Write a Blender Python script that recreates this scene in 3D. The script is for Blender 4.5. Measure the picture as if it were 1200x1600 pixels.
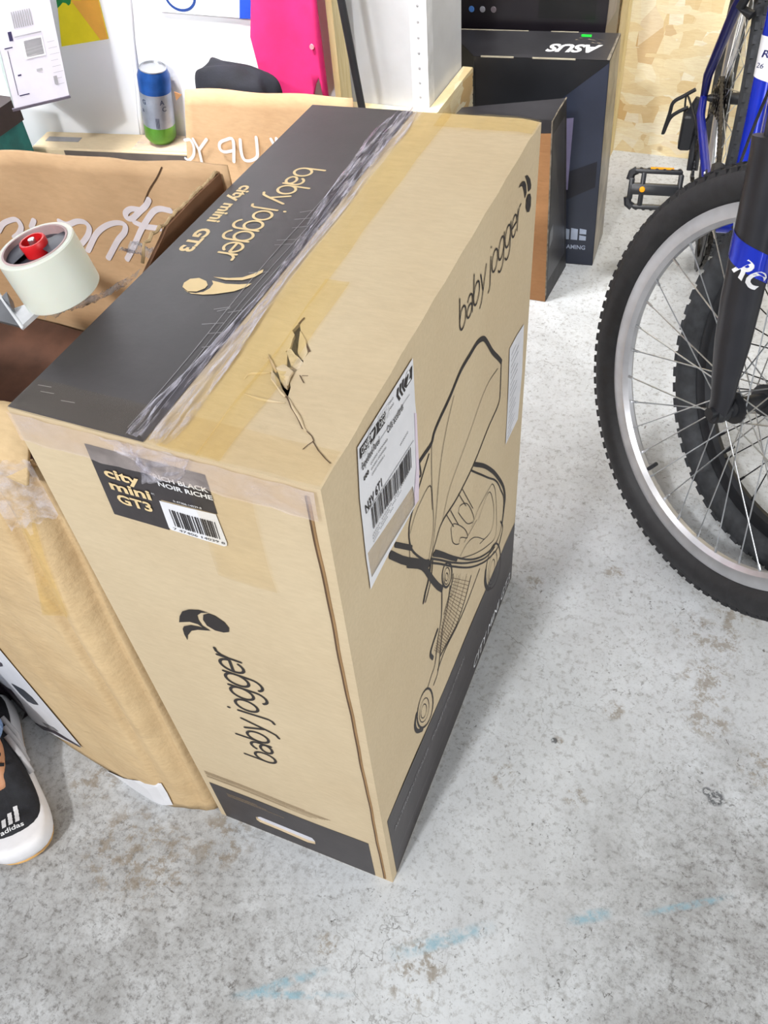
import bpy, math, random
import numpy as np
from mathutils import Vector, Matrix
from mathutils.geometry import delaunay_2d_cdt
for o in list(bpy.data.objects): bpy.data.objects.remove(o)
S = bpy.context.scene
COL = S.collection
# ---------------------------------------------------------------- camera
cam_d = bpy.data.cameras.new('camera'); cam = bpy.data.objects.new('camera', cam_d); COL.objects.link(cam)
CAM_C = Vector((0.22338, -0.34715, 1.23482))
cam.matrix_world = Matrix(((0.92233, -0.24341, 0.30010, 0.22338), (0.38002, 0.71203, -0.59043, -0.34715), (-0.06996, 0.65861, 0.74922, 1.23482), (0.00000, 0.00000, 0.00000, 1.00000)))
cam_d.sensor_fit = 'VERTICAL'; cam_d.sensor_height = 32.0; cam_d.lens = 32.0*1354.46/1600.0
cam_d.clip_start = 0.02; cam_d.clip_end = 50
S.camera = cam
# ---------------------------------------------------------------- ambient light of the storage room
w = bpy.data.worlds.new('room_light'); S.world = w; w.use_nodes = True
bgn = w.node_tree.nodes['Background']; bgn.inputs[0].default_value = (0.93, 0.96, 1.0, 1); bgn.inputs[1].default_value = 0.34
def area(name, loc, target, sx, sy, power, col=(1, 1, 1), spread=180):
    l = bpy.data.lights.new(name, 'AREA'); l.shape = 'RECTANGLE'; l.size = sx; l.size_y = sy; l.energy = power; l.color = col; l.spread = math.radians(spread)
    o = bpy.data.objects.new(name, l); COL.objects.link(o); o.location = loc
    o.rotation_euler = (Vector(target)-Vector(loc)).to_track_quat('-Z', 'Y').to_euler(); return o
area('ceiling_lamp_front', (-0.56, -3.6, 3.9), (0.0, 0.3, 0), 0.30, 0.30, 150, (0.98, 0.99, 1.0))
area('ceiling_lamp_back', (-0.5, -2.2, 2.8), (-0.5, 1.2, 0.5), 2.0, 0.4, 34, (1.0, 0.985, 0.96))
area('rear_wall_fill', (0.4, 1.1, 2.5), (0.15, 2.3, 0.2), 1.0, 0.25, 11, (1.0, 0.985, 0.96), 75)  # unseen fill lamp added to brighten the strand board wall
area('left_wall_fill', (-1.2, 0.4, 2.5), (-1.1, 1.45, 0.45), 0.8, 0.25, 20, (1.0, 0.99, 0.98), 70)  # unseen fill lamp added to brighten the white partition
area('right_side_fill', (3.6, -0.5, 1.15), (0, 0.3, 0.6), 1.8, 1.7, 56, (0.97, 0.99, 1.0))  # unseen area light added low at right to fill the carton's right face
vs = S.view_settings; vs.view_transform = 'Standard'; vs.look = 'None'; vs.gamma = 1; vs.use_curve_mapping = False; vs.exposure = 0.12
# ---------------------------------------------------------------- materials
def lin(c):
    return tuple((x/12.92 if x <= 0.04045 else ((x+0.055)/1.055)**2.4) for x in c)
def rgb(r, g, b): return (*lin((r/255, g/255, b/255)), 1)
class M:
    def __init__(s, name):
        s.m = bpy.data.materials.new(name); s.m.use_nodes = True; s.t = s.m.node_tree; s.n = s.t.nodes; s.l = s.t.links
        s.b = s.n['Principled BSDF']; s.out = s.n['Material Output']; s._co = None
    def link(s, a, b): s.l.new(a, b)
    def co(s):
        if s._co is None: s._co = s.n.new('ShaderNodeNewGeometry').outputs['Position']
        return s._co
    def map(s, sc=(1, 1, 1), rot=(0, 0, 0), loc=(0, 0, 0)):
        k = s.n.new('ShaderNodeMapping'); s.link(s.co(), k.inputs[0]); k.inputs['Scale'].default_value = sc; k.inputs['Rotation'].default_value = rot; k.inputs['Location'].default_value = loc
        return k.outputs[0]
    def noise(s, scale, detail=4, rough=.55, vec=None, dist=0.0):
        k = s.n.new('ShaderNodeTexNoise'); k.inputs['Scale'].default_value = scale; k.inputs['Detail'].default_value = detail
        k.inputs['Roughness'].default_value = rough; k.inputs['Distortion'].default_value = dist
        s.link(vec or s.co(), k.inputs['Vector']); return k.outputs['Fac']
    def voro(s, scale, feat='F1', out='Distance', vec=None, rnd=1.0):
        k = s.n.new('ShaderNodeTexVoronoi'); k.feature = feat; k.inputs['Scale'].default_value = scale; k.inputs['Randomness'].default_value = rnd
        s.link(vec or s.co(), k.inputs['Vector']); return k.outputs[out]
    def ramp(s, fac, stops):
        k = s.n.new('ShaderNodeValToRGB'); e = k.color_ramp.elements
        while len(e) > 1: e.remove(e[-1])
        for i, (p, c) in enumerate(stops):
            x = e[0] if i == 0 else e.new(p)
            x.position = p; x.color = c if isinstance(c, tuple) else (c, c, c, 1)
        s.link(fac, k.inputs[0]); return k.outputs[0]
    def mix(s, fac, a, b, mode='MIX'):
        k = s.n.new('ShaderNodeMix'); k.data_type = 'RGBA'; k.blend_type = mode
        for i, v in ((0, fac), (6, a), (7, b)):
            if isinstance(v, (int, float, tuple)): k.inputs[i].default_value = v
            else: s.link(v, k.inputs[i])
        return k.outputs[2]
    def math(s, op, a, b=0.0, clamp=False):
        k = s.n.new('ShaderNodeMath'); k.operation = op; k.use_clamp = clamp
        for i, v in ((0, a), (1, b)):
            if isinstance(v, (int, float)): k.inputs[i].default_value = v
            else: s.link(v, k.inputs[i])
        return k.outputs[0]
    def bump(s, h, strength=.3, dist=.002):
        k = s.n.new('ShaderNodeBump'); k.inputs['Strength'].default_value = strength; k.inputs['Distance'].default_value = dist
        s.link(h, k.inputs['Height']); s.link(k.outputs[0], s.b.inputs['Normal'])
    def col(s, c):
        if isinstance(c, tuple): s.b.inputs['Base Color'].default_value = c
        else: s.link(c, s.b.inputs['Base Color'])
    def set(s, rough=None, metal=None, **k):
        if rough is not None:
            if isinstance(rough, (int, float)): s.b.inputs['Roughness'].default_value = rough
            else: s.link(rough, s.b.inputs['Roughness'])
        if metal is not None: s.b.inputs['Metallic'].default_value = metal
        for a, v in k.items(): s.b.inputs[a.replace('_', ' ')].default_value = v
        return s
def simple(name, c, rough=.5, metal=0, var=.08, scale=25, bump=.1, bscale=120, bd=.001, **kw):
    m = M(name); d = tuple(x*(1-var*2.2) for x in c[:3])+(1,); l = tuple(min(1, x*(1+var)) for x in c[:3])+(1,)
    m.col(m.ramp(m.noise(scale, 5), [(.35, d), (.65, l)])); m.set(rough, metal, **kw)
    if bump: m.bump(m.noise(bscale, 3), bump, bd)
    return m.m
def kraft(name, c, c2, rough=.75, crease=.0):
    m = M(name)
    a = m.noise(5.5, 5, .6); f = m.noise(60, 4, .6, m.map((1, 3.5, 3.5)))
    base = m.mix(m.ramp(a, [(.3, 0.0), (.7, 1.0)]), c, c2)
    base = m.mix(.16, base, m.ramp(f, [(.3, tuple(x*.72 for x in c[:3])+(1,)), (.7, tuple(min(1, x*1.2) for x in c2[:3])+(1,))]))
    sm = m.ramp(m.noise(14, 6, .7, dist=.8), [(.66, 0.0), (.76, .35)])
    base = m.mix(sm, base, tuple(x*.62 for x in c[:3])+(1,))
    m.col(base); m.set(rough, 0, Specular_IOR_Level=.25)
    h = m.math('ADD', m.noise(7, 4, .55), m.math('MULTIPLY', f, .08))
    m.bump(h, .35+crease, .01+crease*.02)
    return m.m
K_MAIN = kraft('kraft_pale', rgb(197, 177, 145), rgb(205, 187, 156))
K_OLD = kraft('kraft_worn', rgb(194, 164, 122), rgb(212, 186, 145), crease=.35)
K_FLAP = kraft('kraft_flap', rgb(192, 156, 118), rgb(208, 174, 136), crease=-.05)
K_DARK = kraft('kraft_brown', rgb(150, 108, 72), rgb(168, 124, 84), crease=.3)
K_EDGE = simple('cardboard_edge', rgb(150, 118, 80), .9, bump=.5, bscale=300)
K_CORE = simple('torn_cardboard_core', rgb(186, 160, 122), .95, bump=.6, bscale=200)
K_LINER = simple('torn_paper_liner', rgb(206, 190, 166), .9, var=.15, scale=80, bump=.9, bscale=90, bd=.004)
INK = simple('black_print', rgb(52, 46, 47), .42, var=.1, scale=30, bump=.12, Specular_IOR_Level=.45)
INK_T = simple('black_print_top', rgb(54, 49, 50), .5, var=.1, scale=12, bump=.12, Specular_IOR_Level=.45)
INK_L = simple('black_line_print', rgb(38, 32, 31), .6, bump=0)
INK_THIN = simple('brown_line_print', rgb(90, 66, 44), .7, bump=0)
INK_GREY = simple('faint_small_print', rgb(160, 138, 108), .7, bump=0)
GOLD = simple('unprinted_kraft_lettering', rgb(226, 200, 150), .6, bump=0, var=.04)
WHITE_INK = simple('white_print', rgb(230, 230, 232), .5, bump=0)
GREY_INK = simple('grey_print', rgb(138, 136, 138), .5, bump=0)
PAPER = simple('white_label_paper', rgb(226, 226, 230), .4, var=.02, bump=.1, bscale=30)
PINKP = simple('pinkish_label_edge', rgb(224, 208, 222), .4, var=.02, bump=0)
SLOTW = simple('white_slot_liner', rgb(214, 215, 226), .5, var=.03)
WALLW = simple('white_painted_board', rgb(236, 238, 243), .6, var=.02, scale=3, bump=.06, bscale=40)
COLW = simple('white_painted_column', rgb(208, 210, 214), .55, var=.05, scale=6, bump=.15, bscale=30)
TAPE = M('clear_packing_tape')
def see_through(m, tint, gl, fac_lo, fac_hi, scale, stretch=(1, 1, 1), rough=.12, rot=(0, 0, 0), thr=(.4, .65)):
    tr = m.n.new('ShaderNodeBsdfTransparent'); tr.inputs[0].default_value = tint
    m.col(gl); m.set(rough, 0, Specular_IOR_Level=.8)
    f = m.ramp(m.noise(scale, 5, .6, m.map(stretch, rot), .4), [(thr[0], fac_lo), (thr[1], fac_hi)])
    mx = m.n.new('ShaderNodeMixShader'); m.link(f, mx.inputs[0]); m.link(tr.outputs[0], mx.inputs[1]); m.link(m.b.outputs[0], mx.inputs[2])
    m.link(mx.outputs[0], m.out.inputs[0]); m.bump(m.noise(scale, 4, .6, m.map(stretch, rot), .4), .6, .004)
    return m.m
TAPE = see_through(TAPE, (1, .96, .82, 1), rgb(222, 200, 150), .05, .16, 26, (1, .3, 1))
TAPE_W = see_through(M('milky_packing_tape'), (1, .96, .92, 1), rgb(222, 208, 204), .22, .42, 22, (1, 2, 1.5), rough=.2)
FILM = see_through(M('crumpled_plastic_film'), (.97, .97, 1, 1), rgb(206, 202, 216), .05, .72, 190, (1, .085, 1), rough=.15, rot=(0, 0, .02), thr=(.45, .64))
FILM2 = see_through(M('thin_plastic_film'), (.97, .97, 1, 1), rgb(224, 220, 228), .04, .42, 60, (1, 1, 1), rough=.15)
POUCH2 = see_through(M('thin_clear_tape'), (1, .975, .92, 1), rgb(150, 140, 126), .02, .07, 20)
POUCH = see_through(M('label_pouch_window'), (.98, .97, .96, 1), rgb(205, 196, 186), .3, .5, 20)
RUBBER = simple('tyre_rubber', rgb(38, 38, 41), .62, var=.12, scale=60, bump=.3, bscale=260)
RUBBER2 = simple('dusty_tyre_rubber', rgb(52, 54, 58), .75, var=.15, scale=60, bump=.3, bscale=260)
ALLOY = simple('brushed_alloy_rim', rgb(200, 200, 204), .38, .75, var=.05, bump=.1, bscale=200)
ALLOY_D = simple('black_alloy_rim', rgb(40, 41, 45), .35, .3)
STEEL = simple('steel_spoke', rgb(205, 208, 212), .28, .9, bump=0)
STEEL_D = simple('dark_spoke', rgb(46, 46, 50), .35, .6, bump=0)
BLACKP = simple('black_plastic', rgb(34, 35, 39), .45, var=.1, bump=.15)
FORKB = simple('black_fork_paint', rgb(36, 36, 42), .38, var=.08, bump=.05)
BLUE = simple('metallic_blue_paint', rgb(16, 48, 196), .25, .35, var=.06, bump=.02, Coat_Weight=.6)
NAVY = simple('navy_blue_paint', rgb(30, 34, 104), .3, .3, var=.08, bump=.02, Coat_Weight=.5)
BLUE_D = simple('deep_blue_paint', rgb(28, 42, 150), .3, .3, var=.06, bump=.02, Coat_Weight=.5)
AMBER = simple('amber_reflector', rgb(244, 160, 30), .25, bump=0)
CHAINM = simple('oily_chain_metal', rgb(64, 60, 56), .4, .7, var=.3, scale=200, bump=.5, bscale=400)
TUNED = {}
def osb():
    m = M('oriented_strand_board'); cols = []
    v = m.map((1, 1, 2.6), (0, .5, 0)); v2 = m.map((2.4, 1, 1), (0, .25, 0), (3, 1, 2))
    dn = m.noise(14, 3, .6)
    mx = m.n.new('ShaderNodeMix'); mx.data_type = 'VECTOR'; mx.inputs[0].default_value = .05
    m.link(v, mx.inputs[4]);
    nz = m.n.new('ShaderNodeTexNoise'); nz.inputs['Scale'].default_value = 18; m.link(m.co(), nz.inputs['Vector']); m.link(nz.outputs['Color'], mx.inputs[5])
    a = m.voro(16, out='Color', vec=mx.outputs[1]); b = m.voro(11, out='Color', vec=v2)
    s1 = m.n.new('ShaderNodeSeparateColor'); m.link(a, s1.inputs[0]); s2 = m.n.new('ShaderNodeSeparateColor'); m.link(b, s2.inputs[0])
    f = m.mix(m.math('GREATER_THAN', s1.outputs[2], .45), s1.outputs[0], s2.outputs[0])
    grain = m.noise(40, 5, .7, m.map((1, 1, 7), (0, .3, 0)))
    base = m.ramp(f, [(0, rgb(228, 202, 152)), (.25, rgb(240, 222, 178)), (.6, rgb(246, 234, 198)), (.85, rgb(250, 243, 220)), (1, rgb(214, 178, 122))])
    base = m.mix(m.ramp(grain, [(.35, .0), (.7, .35)]), base, rgb(204, 168, 108))
    kn = m.ramp(m.voro(6.5), [(.035, .8), (.08, 0.0)]); base = m.mix(kn, base, rgb(140, 92, 44))
    m.col(base); m.set(.6); m.bump(m.math('ADD', f, m.math('MULTIPLY', grain, .4)), .4, .002); return m.m
OSB = osb()
def concrete():
    m = M('worn_concrete_floor')
    big = m.noise(2.6, 5, .6); mid = m.noise(14, 6, .65); fine = m.noise(85, 6, .72); fine2 = m.noise(210, 4, .7)
    base = m.mix(m.ramp(big, [(.35, 0.0), (.65, 1.0)]), rgb(196, 198, 200), rgb(214, 218, 222))
    base = m.mix(m.ramp(mid, [(.4, 0.0), (.7, .38)]), base, rgb(172, 173, 174))
    base = m.mix(m.ramp(mid, [(.28, .5), (.45, 0.0)]), base, rgb(212, 215, 218))
    base = m.mix(m.ramp(fine, [(.52, 0.0), (.64, .5)]), base, rgb(134, 131, 128))
    base = m.mix(m.ramp(fine2, [(.55, 0.0), (.7, .25)]), base, rgb(120, 118, 116))
    sep = m.n.new('ShaderNodeSeparateXYZ'); m.link(m.co(), sep.inputs[0]); X, Y = sep.outputs[0], sep.outputs[1]
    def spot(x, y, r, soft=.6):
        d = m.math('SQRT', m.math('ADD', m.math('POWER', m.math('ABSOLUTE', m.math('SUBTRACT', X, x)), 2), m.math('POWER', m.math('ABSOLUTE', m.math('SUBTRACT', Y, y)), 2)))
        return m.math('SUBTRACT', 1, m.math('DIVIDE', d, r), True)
    # viewer's soft shadow painted into the floor, with worn dirt at lower left
    dirt_shade = m.math('MULTIPLY', m.math('MAXIMUM', spot(-.36, -.34, .50), spot(.58, .06, .42)), 1.0)
    dm = m.math('MULTIPLY', m.math('MULTIPLY', dirt_shade, 2.2, True), m.ramp(m.noise(9, 8, .75), [(.36, .15), (.62, 1.0)]))
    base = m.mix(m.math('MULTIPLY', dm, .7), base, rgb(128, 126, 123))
    dm2 = m.math('MULTIPLY', m.math('MULTIPLY', dirt_shade, 2.0, True), m.ramp(m.noise(95, 7, .78), [(.50, .0), (.64, .7)]))
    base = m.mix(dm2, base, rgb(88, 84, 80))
    # flaked dark pits
    pit = m.ramp(m.noise(48, 8, .8, dist=1.0), [(.62, 0.0), (.66, .85)]); base = m.mix(pit, base, rgb(98, 93, 88))
    pt2 = m.math('MULTIPLY', m.ramp(m.noise(120, 5, .8, dist=.6), [(.585, 0.0), (.64, .9)]), m.ramp(m.noise(5.5, 6, .7), [(.42, .12), (.62, 1.0)])); base = m.mix(pt2, base, rgb(82, 79, 76))
    # hairline cracks
    nz = m.n.new('ShaderNodeTexNoise'); nz.inputs['Scale'].default_value = 16; nz.inputs['Detail'].default_value = 6; m.link(m.co(), nz.inputs['Vector'])
    mx = m.n.new('ShaderNodeMix'); mx.data_type = 'VECTOR'; mx.inputs[0].default_value = .12; m.link(m.co(), mx.inputs[4]); m.link(nz.outputs['Color'], mx.inputs[5])
    cr = m.ramp(m.voro(11, 'DISTANCE_TO_EDGE', vec=mx.outputs[1]), [(.003, .55), (.010, 0.0)])
    cr = m.math('MULTIPLY', cr, m.ramp(m.noise(3.2, 3), [(.52, 0.0), (.60, 1.0)])); base = m.mix(cr, base, rgb(118, 116, 114))
    # brown rust-like stains
    st = None
    for x, y, r in [(0.348, 0.462, 0.05), (0.351, 0.545, 0.05), (0.372, 0.606, 0.045), (0.358, 0.401, 0.045), (0.443, 0.345, 0.04), (0.314, 0.552, 0.04), (0.166, 0.626, 0.02), (0.094, 0.203, 0.025), (0.156, 0.281, 0.012), (-0.374, -0.097, 0.08), (-0.252, -0.031, 0.05), (-0.32, -0.096, 0.07), (-0.485, -0.02, 0.05), (0.07, -0.094, 0.05), (-0.053, -0.105, 0.02), (0.203, 0.207, 0.02), (0.224, 0.363, 0.02), (0.041, 0.56, 0.02)]:
        k = spot(x, y, r); st = k if st is None else m.math('MAXIMUM', st, k)
    stm = m.math('MULTIPLY', m.math('MULTIPLY', st, 2.5, True), m.ramp(m.noise(42, 9, .8), [(.50, 0.0), (.56, 1.0)]))
    base = m.mix(m.math('MULTIPLY', stm, .62), base, rgb(132, 118, 98))
    st = None
    for x, y, r in [(0.151, 0.282, 0.006), (0.389, 0.275, 0.014), (0.376, 0.281, 0.008)]:
        k = spot(x, y, r); st = k if st is None else m.math('MAXIMUM', st, k)
    stm = m.math('MULTIPLY', m.math('MULTIPLY', st, 3.0, True), m.ramp(m.noise(90, 6, .8), [(.44, 0.0), (.5, 1.0)]))
    base = m.mix(m.math('MULTIPLY', stm, .85), base, rgb(74, 76, 80))
    # chalk-blue marks
    for (x0, y0, x1, y1, wd) in [(0.024, -0.092, 0.152, 0.001, 0.012), (-0.141, -0.211, -0.033, -0.128, 0.008), (0.23, 0.035, 0.289, 0.071, 0.01), (0.321, 0.079, 0.434, 0.149, 0.006), (-0.151, -0.209, 0.011, -0.145, 0.006)]:
        L = math.hypot(x1-x0, y1-y0); dx, dy = (x1-x0)/L, (y1-y0)/L
        al = m.math('ADD', m.math('MULTIPLY', m.math('SUBTRACT', X, x0), dx), m.math('MULTIPLY', m.math('SUBTRACT', Y, y0), dy))
        ac = m.math('ABSOLUTE', m.math('ADD', m.math('MULTIPLY', m.math('SUBTRACT', X, x0), -dy), m.math('MULTIPLY', m.math('SUBTRACT', Y, y0), dx)))
        k = m.math('MULTIPLY', m.math('SUBTRACT', 1, m.math('DIVIDE', ac, wd), True), m.math('SUBTRACT', 1, m.math('DIVIDE', m.math('ABSOLUTE', m.math('SUBTRACT', al, L/2)), L/2), True))
        k = m.math('MULTIPLY', m.math('MULTIPLY', k, 2.2, True), m.ramp(m.noise(70, 5, .7), [(.38, 0.0), (.6, .75)]))
        base = m.mix(k, base, rgb(132, 172, 188))
    m.col(base); m.set(m.ramp(mid, [(.3, .42), (.7, .66)]), 0, Specular_IOR_Level=.35)
    m.bump(m.math('ADD', m.math('MULTIPLY', fine, .7), m.math('ADD', mid, m.math('MULTIPLY', pit, -.6))), .22, .003)
    return m.m
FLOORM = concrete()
# ---------------------------------------------------------------- geometry helpers
ORG = {}
def V(*a): return Vector(a)
class G:
    def __init__(s): s.v = []; s.f = []; s.m = []
    def add(s, vs, fs, mi=0):
        o = len(s.v); s.v += [tuple(p) for p in vs]; s.f += [tuple(i+o for i in f) for f in fs]; s.m += [mi]*len(fs); return s
    def box(s, lo, hi, mi=0, fn=None, bev=0.0):
        x0, y0, z0 = lo; x1, y1, z1 = hi
        if bev:
            b = bev; P = []
            ring = [(x0+b, y0), (x1-b, y0), (x1, y0+b), (x1, y1-b), (x1-b, y1), (x0+b, y1), (x0, y1-b), (x0, y0+b)]
            cx, cy = (x0+x1)/2, (y0+y1)/2
            def ins(k): return [(cx+(x-cx)*(1-b/max(1e-6, abs(x1-x0)/2)), cy+(y-cy)*(1-b/max(1e-6, abs(y1-y0)/2))) for x, y in k]
            for z, k in ((z0, ins(ring)), (z0+b, ring), (z1-b, ring), (z1, ins(ring))): P += [(x, y, z) for x, y in k]
            F = [tuple(range(7, -1, -1)), tuple(range(24, 32))]
            for r in range(3):
                for i in range(8): F.append((r*8+i, r*8+(i+1) % 8, r*8+8+(i+1) % 8, r*8+8+i))
        else:
            P = [(x0, y0, z0), (x1, y0, z0), (x1, y1, z0), (x0, y1, z0), (x0, y0, z1), (x1, y0, z1), (x1, y1, z1), (x0, y1, z1)]
            F = [(0, 3, 2, 1), (4, 5, 6, 7), (0, 1, 5, 4), (1, 2, 6, 5), (2, 3, 7, 6), (3, 0, 4, 7)]
        if fn: P = [fn(*p) for p in P]
        return s.add(P, F, mi)
    def tube(s, pts, r, n=12, mi=0, caps=True, closed=False, flat=1.0):
        pts = [Vector(p) for p in pts]; N = len(pts); R = r if isinstance(r, (list, tuple)) else [r]*N
        vs = []; prev = None
        for i, p in enumerate(pts):
            t = (pts[(i+1) % N]-pts[i-1]) if closed else (pts[min(i+1, N-1)]-pts[max(i-1, 0)])
            t.normalize()
            if prev is None:
                a = Vector((0, 0, 1)) if abs(t.z) < .9 else Vector((1, 0, 0)); u = t.cross(a).normalized()
            else: u = (prev-t*prev.dot(t)).normalized()
            prev = u; w_ = t.cross(u)
            for k in range(n):
                a = 2*math.pi*k/n; vs.append(p+(u*math.cos(a)+w_*math.sin(a)*flat)*R[i])
        fs = []
        for i in range(N if closed else N-1):
            j = (i+1) % N
            for k in range(n): fs.append((i*n+k, i*n+(k+1) % n, j*n+(k+1) % n, j*n+k))
        if caps and not closed: fs += [tuple(range(n-1, -1, -1)), tuple((N-1)*n+k for k in range(n))]
        return s.add(vs, fs, mi)
    def lathe(s, prof, c, axis, n=32, mi=0, mfn=None, closed=False):
        axis = Vector(axis).normalized(); a = Vector((0, 0, 1)) if abs(axis.z) < .9 else Vector((1, 0, 0)); u = axis.cross(a).normalized(); w_ = axis.cross(u); c = Vector(c)
        vs = []
        for (r, h) in prof:
            for k in range(n):
                t = 2*math.pi*k/n; vs.append(c+axis*h+(u*math.cos(t)+w_*math.sin(t))*r)
        P = len(prof); o = len(s.v); s.v += [tuple(p) for p in vs]
        for i in range(P if closed else P-1):
            j = (i+1) % P
            for k in range(n): s.f.append((o+i*n+k, o+j*n+k, o+j*n+(k+1) % n, o+i*n+(k+1) % n)); s.m.append(mfn(i) if mfn else mi)
        return s
    def grid(s, nu, nv, fn, mi=0):
        vs = [fn(i/nu, j/nv) for i in range(nu+1) for j in range(nv+1)]; q = nv+1
        return s.add(vs, [(i*q+j, (i+1)*q+j, (i+1)*q+j+1, i*q+j+1) for i in range(nu) for j in range(nv)], mi)
    def build(s, name, mats, parent=None, smooth=False, loc=None, solid=0, solid_off=-1, sub=0, weld=False):
        L = ORG.get(parent.name) if parent is not None else (Vector(loc) if loc is not None else Vector((0, 0, 0)))
        me = bpy.data.meshes.new(name); me.from_pydata([Vector(p)-L for p in s.v], [], s.f)
        if not isinstance(mats, (list, tuple)): mats = [mats]
        for m_ in mats: me.materials.append(m_)
        me.polygons.foreach_set('material_index', s.m); me.validate(); me.update()
        if weld:
            import bmesh
            b = bmesh.new(); b.from_mesh(me); bmesh.ops.remove_doubles(b, verts=b.verts, dist=1e-4); bmesh.ops.recalc_face_normals(b, faces=b.faces); b.to_mesh(me); b.free()
        if smooth: me.polygons.foreach_set('use_smooth', [True]*len(me.polygons))
        o = bpy.data.objects.new(name, me); COL.objects.link(o)
        if parent is not None: o.parent = parent
        else: o.location = L
        ORG[o.name] = L
        if smooth and smooth != 'all':
            try:
                me.set_sharp_from_angle(angle=math.radians(38))
            except Exception: pass
        if sub: k = o.modifiers.new('sub', 'SUBSURF'); k.levels = sub; k.render_levels = sub
        if solid: k = o.modifiers.new('thick', 'SOLIDIFY'); k.thickness = solid; k.offset = solid_off
        return o
def tag(o, label=None, cat=None, group=None, kind=None):
    if label: o['label'] = label
    if cat: o['category'] = cat
    if group: o['group'] = group
    if kind: o['kind'] = kind
    return o
def root(name, loc, label, cat, group=None):
    o = bpy.data.objects.new(name, None); COL.objects.link(o); o.location = loc; o.empty_display_size = .05; ORG[o.name] = Vector(loc); return tag(o, label, cat, group)
def inside(p, poly):
    c = False; n = len(poly); x, y = p; j = n-1
    for i in range(n):
        xi, yi = poly[i]; xj, yj = poly[j]
        if (yi > y) != (yj > y) and x < (xj-xi)*(y-yi)/(yj-yi)+xi: c = not c
        j = i
    return c
def cdt(outer, holes=(), step=.02, jitter=0):
    pts = [Vector(p) for p in outer]; ed = [(i, (i+1) % len(outer)) for i in range(len(outer))]
    for h in holes:
        o = len(pts); pts += [Vector(p) for p in h]; ed += [(o+i, o+(i+1) % len(h)) for i in range(len(h))]
    xs = [p[0] for p in outer]; ys = [p[1] for p in outer]; x0, x1, y0, y1 = min(xs), max(xs), min(ys), max(ys)
    if step:
        nx = int((x1-x0)/step); ny = int((y1-y0)/step)
        for i in range(1, nx+1):
            for j in range(1, ny+1):
                p = (x0+(i-.5)*(x1-x0)/nx, y0+(j-.5)*(y1-y0)/ny)
                if inside(p, outer) and not any(inside(p, h) for h in holes): pts.append(Vector(p))
    v, e, f, *_ = delaunay_2d_cdt(pts, ed, [], 0, 1e-6)
    out = []
    for t in f:
        cx = sum(v[i][0] for i in t)/len(t); cy = sum(v[i][1] for i in t)/len(t)
        if inside((cx, cy), outer) and not any(inside((cx, cy), h) for h in holes):
            a, b, c = v[t[0]], v[t[1]], v[t[2]]
            if (b-a).cross(c-a) < 0: t = t[::-1]
            out.append(tuple(t))
    return [(p[0], p[1]) for p in v], out
def rect(x0, y0, x1, y1, n=10):
    P = []
    for a, b in (((x0, y0), (x1, y0)), ((x1, y0), (x1, y1)), ((x1, y1), (x0, y1)), ((x0, y1), (x0, y0))):
        P += [(a[0]+(b[0]-a[0])*i/n, a[1]+(b[1]-a[1])*i/n) for i in range(n)]
    return P
def smooth_line(pts, k=6, closed=False):
    if len(pts) < 3: return list(pts)
    P = [np.array(p, float) for p in pts]; out = []; n = len(P)
    rng = range(n if closed else n-1)
    for i in rng:
        p0 = P[(i-1) % n] if closed or i > 0 else P[0]*2-P[1]; p1 = P[i]; p2 = P[(i+1) % n]; p3 = P[(i+2) % n] if closed or i+2 < n else P[-1]*2-P[-2]
        for j in range(k):
            t = j/k; out.append(tuple(.5*((2*p1)+(-p0+p2)*t+(2*p0-5*p1+4*p2-p3)*t*t+(-p0+3*p1-3*p2+p3)*t**3)))
    if not closed: out.append(tuple(P[-1]))
    return out
def ribbon(pts, w, closed=False, taper=False):
    """2D stroke: vertices and quads"""
    P = [np.array(p, float) for p in pts]; n = len(P); vs = []; fs = []
    for i in range(n):
        a = P[i-1] if (closed or i > 0) else P[i]; b = P[(i+1) % n] if (closed or i < n-1) else P[i]
        t = b-a; L = math.hypot(*t) or 1; nn = np.array((-t[1], t[0]))/L
        ww = w
        if taper: ww = w*(.35+.65*math.sin(math.pi*i/(n-1)))
        vs += [tuple(P[i]+nn*ww/2), tuple(P[i]-nn*ww/2)]
    for i in range(n if closed else n-1):
        j = (i+1) % n; fs.append((2*i+1, 2*j+1, 2*j, 2*i))
    if not closed:
        for e, q in ((0, 1), (n-1, -1)):
            c = P[e]; d = P[e]-P[e+q]; L = math.hypot(*d) or 1; d = d/L; nn = np.array((-d[1], d[0])); o = len(vs); r = w/2*(.35 if taper else 1)
            ring = [tuple(c+r*(nn*math.cos(a)+d*math.sin(a))) for a in np.linspace(0, math.pi, 6)]
            vs += ring; fs.append(tuple(range(o+5, o-1, -1)))
    return vs, fs
_tc = {}
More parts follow.
